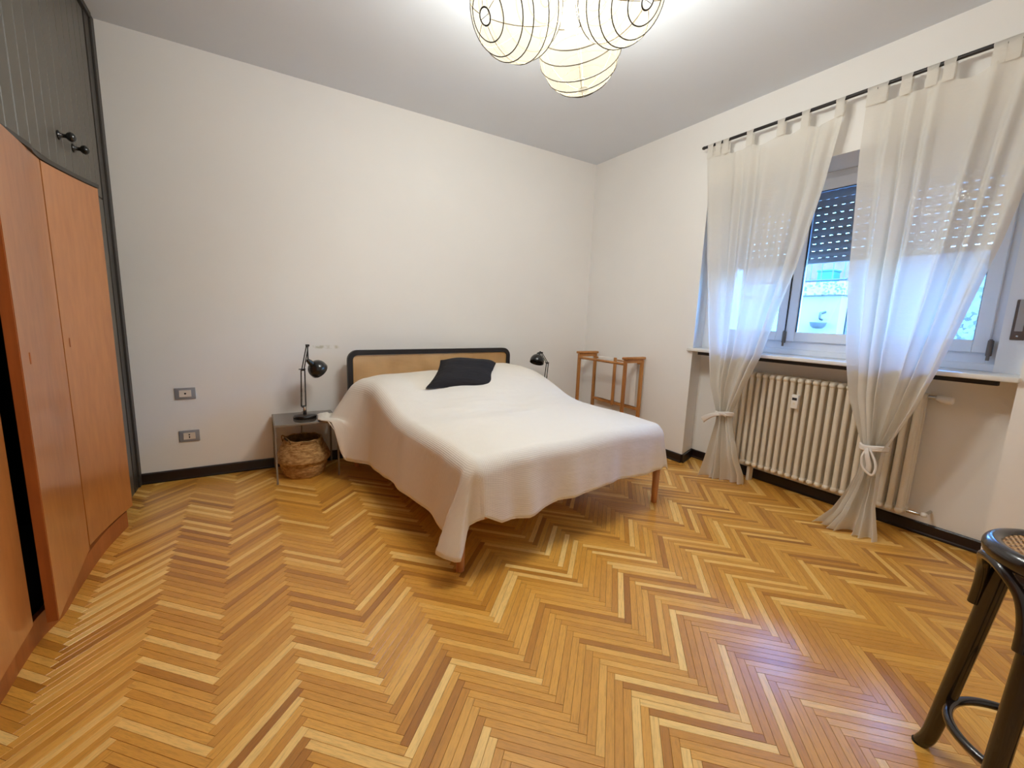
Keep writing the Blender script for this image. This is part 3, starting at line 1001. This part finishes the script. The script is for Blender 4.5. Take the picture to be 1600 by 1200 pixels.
# ------------------------------------------------------------------ bedside tables
def nightstand(x0, x1, y0, y1, label):
    t = thing('bedside_table', label, 'bedside table', ((x0 + x1) / 2, (y0 + y1) / 2, 0), 'steel bedside tables beside the bed')
    h = .455
    tp = MB(); tp.box((x0, y0, h - .016), (x1, y1, h - .0005), .002)
    tpo = tp.build('table_top', M['table_metal'], t)
    MB().box((x0 + .008, y0 + .008, h - .002), (x1 - .008, y1 - .008, h), .0004).build('glass_top', M['table_top'], tpo)
    for x in (x0, x1 - .013):
        for y in (y0, y1 - .013):
            MB().box((x, y, 0), (x + .013, y + .013, h - .016), .001).build('leg', M['table_metal'], t)
    return t
nightstand(.088, .532, 3.444, 3.845, 'slim taupe steel bedside table with the woven basket under it')
nightstand(2.47, 2.90, 3.40, 3.80, 'slim steel bedside table behind the bed, nearest the corner')

# ------------------------------------------------------------------ desk lamps
def desk_lamp(base, pts, shade_c, shade_dir, label, r=.072, neck=1.0):
    b = Vector(base)
    t = thing('desk_lamp', label, 'lamp', b, 'black jointed desk lamps beside the bed')
    MB().lathe([(0, 0), (.082, 0), (.085, .004), (.085, .018), (.078, .026), (.02, .030), (.0, .030)], b, n=36).build('base', M['black_metal'], t)
    p0, p1, p2 = [Vector(p) for p in pts]
    MB().lathe([(0, .03), (.013, .03), (.013, .085), (.009, .09), (0, .09)], b, n=16).build('stem', M['chrome'], t)
    side = Vector((0, 0, 1)).cross((p1 - p0)).normalized()
    if side.length < .5: side = Vector((1, 0, 0))
    lower = MB()
    off = Vector((.016, 0, 0))
    lower.tube([p0 - off, p1 - off * .8], .0048, 8); lower.tube([p0 + off, p1 + off * .8], .0048, 8)
    lo = lower.build('lower_arm', M['black_metal'], t)
    sp = MB()
    for sg in (-.35, .35):
        c0, c1 = p0 + off * sg * 1.5 + Vector((0, -.012, .01)), p0.lerp(p1, .50) + off * sg * 1.5 + Vector((0, -.012, 0))
        nturn = 14
        pp = []
        for i in range(nturn * 6 + 1):
            w = i / 6 * 2 * pi
            pp.append(c0.lerp(c1, i / (nturn * 6)) + Vector((cos(w), sin(w), 0)) * .0042)
        sp.tube(pp, .0011, 4)
    sp.build('spring', M['chrome'], lo)
    up = MB()
    d = (p2 - p1).normalized(); q = d.cross(Vector((0, 1, 0))).normalized() * .008
    up.tube([p1 - q, p2 - q * .8], .0042, 8); up.tube([p1 + q, p2 + q * .8], .0042, 8)
    up.build('upper_arm', M['black_metal'], t)
    for p in (p0, p1, p2):
        jn = MB(); jn.tube([p + Vector((-.014, .0, 0)), p + Vector((.014, 0, 0))], .009, 10)
        if p is p1: jn.tube([p1 + Vector((-.03, 0, .005)), p1 + Vector((.02, 0, .005))], .004, 8)
        jn.build('joint', M['black_metal'], t)
    c = Vector(shade_c); ax = Vector(shade_dir).normalized()
    prof = [(0, -r * .98), (r * .30, -r * .95)]
    for i in range(1, 13):
        w = radians(18 + i * 6.6)
        prof.append((r * sin(w), -r * cos(w)))
    prof += [(r * 1.0, r * .28), (r * .97, r * .28), (r * .95, 0)]
    for i in range(11, 0, -1):
        w = radians(18 + i * 6.6)
        prof.append((r * .95 * sin(w), -r * .95 * cos(w)))
    prof.append((0, -r * .9))
    so = MB().lathe(prof, c, ax, 32).build('lamp_shade', M['black_metal'], t)
    MB().lathe([(0, -r * (1 + .75 * neck)), (.013, -r * (1 + .72 * neck)), (.017, -r * (1 + .5 * neck)), (.021, -r * (1 + .3 * neck)), (.021, -r * (1 + .1 * neck)), (.026, -r * .95), (0, -r * .9)], c, ax, 20).build('socket', M['black_metal'], so)
    back = c - ax * r * (1 + .6 * neck)
    MB().tube(spline([p2, p2.lerp(back, .5) + Vector((0, 0, .012)), back]), .0055, 8).build('head_bracket', M['black_metal'], t)
    return t, p0
l1, _ = desk_lamp((.312, 3.630, .455), [(.305, 3.63, .545), (.312, 3.645, .835), (.352, 3.66, 1.025)], (.415, 3.61, .842), (.60, .42, -.62),
                  'black jointed desk lamp upright on the table above the basket')
l2, _ = desk_lamp((2.63, 3.62, .455), [(2.635, 3.62, .545), (2.66, 3.62, .832), (2.568, 3.61, .945)], (2.500, 3.585, .862), (-.38, -.25, -.88),
                  'black jointed desk lamp whose shade bends towards the bed, near the corner', .074, .4)
# cord of the first lamp, hanging behind the table top
MB().tube(spline([(.318, 3.70, .475), (.312, 3.80, .465), (.306, 3.858, .44), (.303, 3.86, .34), (.298, 3.86, .2), (.30, 3.85, .09)]), .003, 6).build('cord', M['black_metal'], l1)

# ------------------------------------------------------------------ seagrass belly basket
bc = Vector((.290, 3.625, 0))
bt = thing('basket', 'round woven seagrass basket with a folded rim under the steel table', 'basket', bc)
def coil(prof, pitch=.0125, amp=.0036):
    out = []
    L = 0
    for (a, b) in zip(prof, prof[1:]):
        d = hypot(b[0] - a[0], b[1] - a[1]); k = max(1, int(d / .0022))
        for i in range(k):
            t = i / k
            r, z = a[0] + (b[0] - a[0]) * t, a[1] + (b[1] - a[1]) * t
            nx, nz = (b[1] - a[1]) / d, -(b[0] - a[0]) / d
            h = amp * abs(sin(pi * (L + d * t) / pitch))
            out.append((r + nx * h, z + nz * h))
        L += d
    out.append(prof[-1])
    return out
low = [(p.x, p.z) for p in spline([(.0, 0, .002), (.125, 0, .002), (.146, 0, .018), (.163, 0, .060), (.171, 0, .105), (.172, 0, .130)], 5)]
MB().lathe(coil(low), bc, n=56).build('lower_body', M['seagrass'], bt)
upb = [(p.x, p.z) for p in spline([(.170, 0, .122), (.186, 0, .124), (.195, 0, .140), (.188, 0, .17), (.168, 0, .215), (.150, 0, .255), (.140, 0, .282), (.136, 0, .292)], 5)]
MB().lathe(coil(upb), bc, n=56).build('upper_body', M['seagrass'], bt)
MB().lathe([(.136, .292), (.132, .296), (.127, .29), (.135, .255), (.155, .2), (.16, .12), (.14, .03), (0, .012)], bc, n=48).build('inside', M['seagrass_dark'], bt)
MB().tube([(bc.x + .135 * cos(w * pi / 24), bc.y + .135 * sin(w * pi / 24), .293 + .003 * sin(w * 1.3)) for w in range(48)], .006, 8, closed=True).build('rim', M['seagrass'], bt)
def handle(ang, up):
    ca, sa = cos(ang), sin(ang)
    def P(t, r, z): return (bc.x + r * cos(ang + t), bc.y + r * sin(ang + t), z)
    MB().tube(spline([P(-.42, .139, .27), P(-.34, .150, .27 + up * .6), P(0, .158, .27 + up), P(.34, .150, .27 + up * .6), P(.42, .139, .27)]), .0042, 8).build('handle', M['seagrass_dark'], bt)
handle(radians(205), .075)
handle(radians(-78), .028)

# ------------------------------------------------------------------ wall outlets
def outlet(y_c, z_c, holes, label):
    t = thing('wall_outlet', label, 'outlet', (y_c, D - .004, z_c), 'wall outlets beside the wardrobe')
    MB().box((y_c - .062, D - .009, z_c - .043), (y_c + .062, D, z_c + .043), .003, 2).build('cover_plate', M['outlet_grey'], t)
    io = MB().box((y_c - .036, D - .0115, z_c - .025), (y_c + .036, D - .0088, z_c + .025), .001).build('insert', M['outlet_in'], t)
    for (dx, dz, r) in holes:
        MB().lathe([(0, .0008), (r, .0008), (r, 0), (0, 0)], (y_c + dx, D - .0116, z_c + dz), (0, -1, 0), 14).build('hole', M['hole'], io)
outlet(-.459, .656, [(0, 0, .0065)], 'grey wall outlet with one round hole, the upper of two')
outlet(-.455, .332, [(0, .011, .005), (0, -.004, .004), (0, -.012, .004)], 'grey power outlet just above the dark baseboard, the lower of two')

# ------------------------------------------------------------------ clothes rack with a towel, in the corner by the window wall
RX0, RX1, RY0, RY1 = 3.10, 3.335, 2.93, 3.62
rk = thing('clothes_rack', 'light oak freestanding towel rack behind the bed, by the window wall', 'rack', ((RX0 + RX1) / 2, (RY0 + RY1) / 2, 0))
pw = .030
def post(x, y, h, w=pw):
    return MB().box((x - w / 2, y - w / 2, 0), (x + w / 2, y + w / 2, h), .003).build('post', M['rack'], rk)
for y in (RY0, RY1):
    for x in (RX0, RX1):
        post(x, y, .93)
    MB().box((RX0 - .032, y - .024, .93), (RX1 + .032, y + .024, .955), .009, 3).build('cap', M['rack'], rk)
    MB().box((RX0, y - .010, .895), (RX1, y + .010, .93), .002).build('crosspiece', M['rack'], rk)
    MB().box((RX0, y - .010, .28), (RX1, y + .010, .31), .002).build('crosspiece', M['rack'], rk)
MB().tube([(RX0, RY0, .885), (RX0, RY1, .885)], .0135, 10).build('rail', M['rack'], rk)
MB().tube([(RX1, RY0, .885), (RX1, RY1, .885)], .011, 10).build('rail', M['rack'], rk)
MB().box((RX1 - .008, RY0, .40), (RX1 + .008, RY1, .43), .002).build('rail', M['rack'], rk)
MB().box((RX0 - .008, RY0, .28), (RX0 + .008, RY1, .31), .002).build('rail', M['rack'], rk)
MB().box((RX1 - .055, 3.245, .40), (RX1 - .033, 3.275, .915), .003).build('stile', M['rack'], rk)
tw = thing('towel', 'white cloth hung over the back rail of the oak rack', 'towel', (RX1, 3.25, .6))
def towel_pt(s, t):
    y = 2.965 + .58 * s
    L = t * 1.02
    if L < .46:
        z = .90 - (.46 - L); x = RX1 - .014 - .006 * sin(9 * s + 1)
    elif L < .50:
        w = (L - .46) / .04 * pi; x = RX1 - .014 * cos(w); z = .90 + .008 * sin(w)
    else:
        z = .90 - (L - .50); x = RX1 + .014 + .004 * sin(8 * s)
    return (x, y + .01 * sin(3 * t), z)
MB().grid(towel_pt, 24, 50, lambda s, t: (s * .6, t)).build('cloth', M['towel'], tw)

# ------------------------------------------------------------------ column radiator under the window
RADX, PIT = 3.50, .0518
NSEC = 23
rd = thing('radiator', 'cream white column radiator standing under the window', 'radiator', (3.55, 1.45, 0))
def section():
    mb = MB()
    top, bot = .927, .135
    for j, x in enumerate((-.0, .05, .10)):
        mb.tube([(x, 0, bot + .02), (x, 0, bot + .05), (x, 0, top - .05), (x, 0, top - .02)], [.019, .0165, .0165, .019], 12)
    for z, s in ((top - .02, 1), (bot + .02, -1)):
        # rounded header lobe across the three columns
        pts = [(-.004, 0, z - s * .004), (.05, 0, z), (.104, 0, z - s * .004)]
        mb.tube(spline(pts, 4), .0215, 12)
        for x in (-.004, .104):
            mb.lathe([(.0215 * sin(i * pi / 12), -.0215 * cos(i * pi / 12)) for i in range(13)], (x, 0, z - s * .004), n=12)
        mb.tube([(.05, -PIT / 2, z), (.05, PIT / 2, z)], .018, 10)
    return mb
sec_me = section().mesh('section', M['radiator'])
for i in range(NSEC):
    o = bpy.data.objects.new('section', sec_me)
    COL.objects.link(o); o.parent = rd
    o.location = Vector((RADX + .012, .872 + i * PIT, 0)) - Vector(rd.location)
ft = MB()
for y in (1.05, 1.86):
    ft.box((RADX + .03, y - .012, 0), (RADX + .09, y + .012, .125), .003)
    ft.box((RADX + .11, y - .012, .80), (N - .001, y + .012, .83), .003)
ft.build('bracket', M['radiator'], rd)
al = MB(); al.box((RADX - .036, 1.527, .694), (RADX - .003, 1.574, .80), .005, 2)
alo = al.build('heat_meter', M['white_plastic'], rd)
MB().box((RADX - .0375, 1.534, .758), (RADX - .0358, 1.567, .778), .0005).build('display', M['lcd'], alo)
MB().box((RADX - .0375, 1.543, .725), (RADX - .0358, 1.558, .742), .0005).build('seal', M['radiator'], alo)
vy = .84
MB().tube([(RADX + .062, .852, .907), (RADX + .062, .80, .907)], .012, 12).build('valve_tail', M['chrome'], rd)
vb = MB().tube([(RADX + .062, .815, .907), (RADX + .11, .815, .907), (N, .815, .907)], .010, 10).build('valve_body', M['chrome'], rd)
MB().lathe([(0, 0), (.017, 0), (.021, .012), (.025, .03), (.026, .06), (.022, .075), (.012, .082), (0, .083)], (RADX + .062, .806, .905), (-.25, -1, -.05), 20).build('thermostat_head', M['white_plastic'], vb)
lv = MB(); lv.tube([(RADX + .062, .852, .155), (RADX + .062, .80, .155)], .011, 12); lv.tube([(RADX + .062, .80, .155), (RADX + .062, .76, .160), (N - .02, .755, .165), (N, .755, .165)], .009, 10)
lv.build('return_valve', M['chrome'], rd)
MB().lathe([(0, 0), (.014, 0), (.016, .014), (.012, .028), (0, .03)], (RADX + .062, .775, .158), (0, -1, .1), 14).build('valve_cap', M['white_plastic'], rd)

# ------------------------------------------------------------------ curtain rod and curtains
CX = 3.298
RZ = 2.757
rod = thing('curtain_rod', 'thin black curtain rod on the window wall above the curtains', 'curtain rod', (CX, 1.44, RZ))
MB().tube([(CX, 2.425, RZ), (CX, .44, RZ)], .0115, 12).build('rod', M['black_wood'], rod)
MB().lathe([(0, 0), (.0115, 0), (.0135, .008), (.011, .02), (.006, .026), (0, .027)], (CX, 2.42, RZ), (0, 1, 0), 14).build('finial', M['black_wood'], rod)
for y in (2.405, .47):
    b_ = MB(); b_.tube([(CX, y, RZ), (W, y, RZ)], .006, 8); b_.lathe([(0, 0), (.018, 0), (.018, .006), (0, .007)], (W, y, RZ), (-1, 0, 0), 16)
    b_.build('bracket', M['black_wood'], rod)

def curtain(label, left_tab, right_tab, xoff_tab, tabs, nf, seed, tie_z, bottom, amp_tab):
    rnd = random.Random(seed)
    c = thing('curtain', label, 'curtain', (CX, (left_tab[0][1] + right_tab[0][1]) / 2, 0), 'white tab top curtains at the window')
    ztop = 2.672
    ph = [rnd.uniform(0, 6.28) for _ in range(6)]
    cs = sorted(tabs)
    def foldx(s, z):
        a = interp(amp_tab, z)
        w = s + .035 * sin(4 * pi * s + ph[0]) + .02 * sin(9 * s + ph[1])
        f = sin(2 * pi * nf * w + ph[2] + .35 * sin(1.7 * z + ph[3])) + .45 * sin(2 * pi * (nf * .53) * w + ph[4] + .5 * z) + .28 * sin(2 * pi * nf * 1.9 * w + ph[5])
        return a * f / 1.3
    def pt(s, t):
        zt = ztop
        z = ztop * (1 - t) + .004 * t
        yl, yr = interp(left_tab, z), interp(right_tab, z)
        y = yl + (yr - yl) * s
        # slack of the heading between two tabs
        if t < .12:
            gaps = [(a, b) for a, b in zip(cs, cs[1:])]
            for a, b in gaps:
                if a < y < b:
                    z -= .16 * (b - a) * sin(pi * (y - a) / (b - a)) * (1 - t / .12) ** 2 * (1 if b - a > .09 else .3)
        x = CX + interp(xoff_tab, z) + foldx(s, z)
        y += .25 * foldx(min(1, s + .07), z) * smooth01(2.65, 2.2, z)
        if z < .30:                                 # the foot spreads on the floor
            k = smooth01(.30, 0, z)
            x += bottom(s) * k
        if z < .03: z = max(z, .003 + .004 * (1 + sin(11 * s)))
        return (x, y, z)
    MB().grid(pt, 110, 130, lambda s, t: (s * 1.4, t * 2.7)).build('panel', M['curtain'], c)
    hb_ = MB()
    def hem_band(s, t):
        p = pt(s, 1 - t * .028); return (p[0] - .002, p[1], p[2])
    for y in tabs:
        w = .026
        def tab(s, t, y=y):
            yy = y + (s - .5) * 2 * w
            if t < .4:
                u_ = t / .4; return (CX - .0125, yy + (.5 - s) * .004, 2.655 + (RZ - 2.655) * u_)
            if t < .6:
                u_ = (t - .4) / .2 * pi; return (CX - .0125 * cos(u_), yy, RZ + .0128 * sin(u_))
            u_ = (t - .6) / .4; return (CX + .0125, yy, RZ - (RZ - 2.655) * u_)
        MB().grid(tab, 6, 20, lambda s, t: (s * .05, t * .25)).build('tab', M['curtain'], c)
    # tie: a band of the same cloth knotted round the gathered curtain
    yl, yr = interp(left_tab, tie_z), interp(right_tab, tie_z)
    cy, hy = (yl + yr) / 2, abs(yl - yr) / 2 + .012
    cx = CX + interp(xoff_tab, tie_z)
    tb = MB()
    for dz in (-.010, .0, .010):
        tb.tube([(cx + .058 * cos(w * pi / 12), cy + hy * sin(w * pi / 12), tie_z + dz + .006 * sin(w * .5)) for w in range(24)], .009, 8, closed=True)
    to = tb.build('tieback', M['towel'], c)
    return c, to, (cx, cy, hy)

LL = [(.0, 2.125), (.04, 2.115), (.312, 2.075), (.48, 2.045), (.541, 2.04), (.578, 2.045), (.66, 2.075), (.803, 2.125), (1.05, 2.165), (1.339, 2.217), (1.871, 2.292), (2.393, 2.349), (2.68, 2.388)]
LR = [(.0, 1.81), (.088, 1.815), (.318, 1.86), (.50, 1.925), (.577, 1.938), (.624, 1.925), (.847, 1.842), (1.084, 1.747), (1.398, 1.671), (1.712, 1.585), (2.006, 1.528), (2.263, 1.478), (2.55, 1.44), (2.68, 1.425)]
AMP = [(0, .040), (.3, .036), (.52, .034), (.62, .036), (.9, .040), (1.5, .030), (2.3, .024), (2.6, .016), (2.68, .010)]
XO = [(0, -.02), (.3, .0), (.58, .01), (1.0, -.005), (1.3, 0), (2.7, 0)]
cL, tieL, tl = curtain('white tab-top curtain tied low, farther one, at the radiator end beside the bed', LL, LR, XO, [2.362, 2.293, 2.228, 2.036, 1.812, 1.653, 1.452], 6, 3, .578,
             lambda s: -.02 + .13 * s, AMP)
RL = [(-.03, 1.215), (0, 1.205), (.129, 1.119), (.38, 1.046), (.5, 1.04), (.574, 1.043), (.66, 1.075), (.87, 1.147), (1.157, 1.203), (1.607, 1.254), (2.044, 1.279), (2.391, 1.303), (2.68, 1.310)]
RR = [(0, .878), (.017, .878), (.209, .925), (.416, .942), (.573, .936), (.678, .893), (.85, .83), (1.086, .767), (1.34, .713), (1.609, .657), (1.767, .623), (2.006, .584), (2.4, .53), (2.68, .50)]
cR, tieR, tr = curtain('white tab-top curtain tied low with a knot, nearer one, puddling on the floor', RL, RR, XO, [1.287, 1.236, 1.126, 1.016, .948, .765, .715, .55], 6, 11, .574,
             lambda s: -.10 + .06 * s + .02 * sin(14 * s), AMP)
# loose ends of the ties
def strip(path, w0, w1, parent, name='tie_end'):
    P = spline(path, 6)
    mb = MB()
    def fn(s, t):
        i = min(len(P) - 1, int(t * (len(P) - 1) + .5)); p = P[i]
        q = P[min(i + 1, len(P) - 1)] - P[max(i - 1, 0)]
        sd = q.cross(Vector((1, 0, 0))).normalized()
        w = w0 + (w1 - w0) * t
        return p + sd * (s - .5) * w + Vector((-.004 * sin(pi * s), 0, 0))
    mb.grid(fn, 4, len(P) - 1)
    o = mb.build(name, M['towel'], parent)
    sm = o.modifiers.new('thick', 'SOLIDIFY'); sm.thickness = .003
cx, cy, hy = tl
strip([(cx - .066, cy - .01, .575), (cx - .075, cy + .05, .560), (cx - .07, cy + .11, .525), (cx - .06, cy + .15, .495)], .02, .055, tieL)
strip([(cx - .066, cy + .0, .575), (cx - .08, cy - .03, .585), (cx - .066, cy - .06, .572)], .03, .02, tieL)
cx, cy, hy = tr
strip([(cx - .066, cy + .015, .572), (cx - .085, cy + .0, .53), (cx - .08, cy - .015, .47), (cx - .07, cy - .012, .43)], .02, .03, tieR)
MB().tube(spline([(cx - .066, cy + .01, .57), (cx - .085, cy + .025, .52), (cx - .088, cy + .01, .45), (cx - .085, cy - .035, .415), (cx - .083, cy - .05, .45), (cx - .075, cy - .04, .50), (cx - .066, cy, .57)], 6), .007, 8).build('tie_loop', M['towel'], tieR)

# ------------------------------------------------------------------ ceiling light: three rice paper lanterns round one bulb
cl = thing('ceiling_light', 'ceiling light of three glowing rice paper lanterns with bamboo ribs', 'ceiling light', (1.30, 1.72, H))
MB().lathe([(0, 0), (.055, 0), (.055, -.015), (.03, -.035), (0, -.037)], (1.30, 1.72, H), n=24).build('ceiling_rose', M['white_plastic'], cl)
MB().tube([(1.30, 1.72, H - .03), (1.30, 1.72, 2.74)], .004, 8).build('cord', M['white_plastic'], cl)
sk = MB().lathe([(0, .07), (.018, .07), (.022, .03), (.022, 0), (0, 0)], (1.30, 1.72, 2.70), n=16).build('lamp_holder', M['white_plastic'], cl)
MB().lathe([(.05 * sin(i * pi / 14), -.05 * cos(i * pi / 14)) for i in range(15)], (1.30, 1.72, 2.655), n=20).build('bulb', M['bulb'], cl)
def lantern(c, r, axis):
    c = Vector(c); ax = Vector(axis).normalized()
    a, b = frame_of(ax)
    rings = 8
    lat = [radians(-64 + 128 * i / (rings - 1)) + (random.uniform(-.06, .06) if 0 < i < rings - 1 else 0) for i in range(rings)]
    # paper: slightly flat between the ribs
    prof = []
    th = [-radians(81)] + lat + [radians(81)]
    for p, q in zip(th, th[1:]):
        for i in range(4):
            w = p + (q - p) * i / 4
            d = 1 - .012 * sin(pi * i / 4)
            prof.append((r * d * cos(w), r * d * sin(w)))
    prof.append((r * cos(th[-1]), r * sin(th[-1])))
    po = MB().lathe(prof, c, ax, 40).build('paper_lantern', M['paper'], cl)
    for w in lat + [radians(81.5), -radians(81.5)]:
        rr, hh = r * cos(w) * 1.004, r * sin(w) * 1.004
        sk_ = Vector((random.uniform(-.05, .05), random.uniform(-.05, .05), random.uniform(-.05, .05)))
        e = (ax + sk_ * (1 if abs(w) < 1.2 else 0)).normalized(); a1, b1 = frame_of(e)
        pts = []
        for j in range(40):
            t = 2 * pi * j / 40
            p = ax * hh + (a1 * cos(t) + b1 * sin(t)) * rr
            pts.append(c + p.normalized() * r * 1.003)
        MB().tube(pts, .0027 if abs(w) < 1.38 else .0034, 6, closed=True).build('rib', M['rib'], po)
    for q in range(6):                               # overlapping edges of the paper gores
        t = 2 * pi * (q + .35) / 6
        pts = []
        for j in range(25):
            w = radians(-80 + 160 * j / 24)
            pts.append(c + (ax * sin(w) + (a * cos(t) + b * sin(t)) * cos(w)) * r * 1.0005)
        MB().tube(pts, .0016, 5).build('paper_seam', M['seam'], po)
    # wire cross in the end openings
    wr_ = MB()
    for sg in (1, -1):
        e0 = c + ax * r * sg * sin(radians(81.5)); q = r * cos(radians(81.5))
        wr_.tube([e0 - a * q, e0 + a * q], .0012, 5)
    wr_.build('end_wire', M['rib'], po)
    ld = bpy.data.lights.new('lantern_lamp', 'POINT')
    ld.energy = LAMP_W; ld.color = (.97, 1.0, .97); ld.shadow_soft_size = .07
    lo_ = bpy.data.objects.new('lantern_lamp', ld); COL.objects.link(lo_)
    lo_.parent = po; lo_.location = c - Vector(cl.location)
    return po
lantern((1.47, 1.863, 2.65), .206, (.64, .54, -.55))
lantern((1.06, 1.80, 2.65), .203, (-.827, -.128, -.547))
lantern((1.374, 1.49, 2.65), .184, (.058, -.813, -.579))

# ------------------------------------------------------------------ bentwood bar stool, cut by the frame
scx, scy, SH, SR = 1.716, .078, .763, .165
PHI, RT, RF, RINGZ, RINGR = 1.357, .116, .200, .200, .161
st = thing('bar_stool', 'dark bentwood bar stool with a round cane seat, in the foreground', 'stool', (scx, scy, 0))
def sp_(r, a, z): return Vector((scx + r * cos(a), scy + r * sin(a), z))
rim_p = [(SR - .038, -.006), (SR - .030, .0), (SR - .018, .002), (SR - .008, -.002), (SR - .001, -.012), (SR, -.024), (SR - .003, -.038), (SR - .012, -.047), (SR - .030, -.048), (SR - .040, -.040), (SR - .038, -.006)]
MB().lathe([(p.x, p.z) for p in spline([(r, 0, z) for r, z in rim_p], 3)], (scx, scy, SH), n=64).build('seat_rim', M['bent'], st)
cs_ = MB()
rr = SR - .032
for ang in (0.35, 0.35 + pi / 2, 0.35 + pi / 4, .35 - pi / 4):
    diag = abs(((ang - .35) / (pi / 4)) % 2 - 1) < .5
    p = .0105; hw_ = .0032 if not diag else .0036
    dz = .0016 if diag else 0
    t = -rr + .004
    while t < rr:
        h = sqrt(max(0, rr * rr - t * t))
        if h > .01:
            ca, sa = cos(ang), sin(ang)
            def Q(l, w, z): return (scx + ca * l - sa * w, scy + sa * l + ca * w, z)
            z0, z1 = SH - .010 + dz, SH - .0085 + dz
            vs = [Q(-h, t - hw_, z0), Q(h, t - hw_, z0), Q(h, t + hw_, z0), Q(-h, t + hw_, z0), Q(-h, t - hw_, z1), Q(h, t - hw_, z1), Q(h, t + hw_, z1), Q(-h, t + hw_, z1)]
            cs_.add(vs, [(0, 3, 2, 1), (4, 5, 6, 7), (0, 1, 5, 4), (1, 2, 6, 5), (2, 3, 7, 6), (3, 0, 4, 7)])
        t += p if not diag else p * 1.5
cs_.build('cane_seat', M['cane_pale'], st, kind='stuff')
for i in range(4):
    a = PHI + i * pi / 2
    top, foot = sp_(RT, a, SH - .035), sp_(RF, a, 0)
    pts = [top, sp_(RT + (RF - RT) * .35, a, (SH - .035) * .62), sp_(RT + (RF - RT) * .66, a, (SH - .035) * .30), sp_(RF - .010, a, .06), sp_(RF + .004, a, .014), sp_(RF + .010, a, .002)]
    sp5 = spline(pts, 5); lg = MB().tube(sp5, [.0235 - .0045 * i / (len(sp5) - 1) for i in range(len(sp5))], 16).build('leg', M['bent'], st)
    MB().lathe([(0, 0), (.0195, 0), (.020, .006), (0, .006)], sp_(RF + .010, a, 0), n=16).build('foot_pad', M['hole'], lg)
MB().tube([sp_(RINGR - .006, 2 * pi * i / 56, RINGZ) for i in range(56)], .012, 10, closed=True).build('foot_ring', M['bent'], st)
for i in range(4):
    a0 = PHI + i * pi / 2; a1 = a0 + pi / 2
    def leg_r(z): return RT + (RF - RT) * (1 - z / (SH - .035))
    am = (a0 + a1) / 2
    pts = [sp_(leg_r(.54) + .022, a0 + .07, .535), sp_(leg_r(.62) + .026, a0 + .10, .60), sp_(.152, a0 + .22, .665), sp_(.155, a0 + .48, .706), sp_(.152, am, .716),
           sp_(.155, a1 - .48, .706), sp_(.152, a1 - .22, .665), sp_(leg_r(.62) + .026, a1 - .10, .60), sp_(leg_r(.54) + .022, a1 - .07, .535)]
    MB().tube(spline(pts, 6), .0135, 12).build('brace', M['bent'], st)
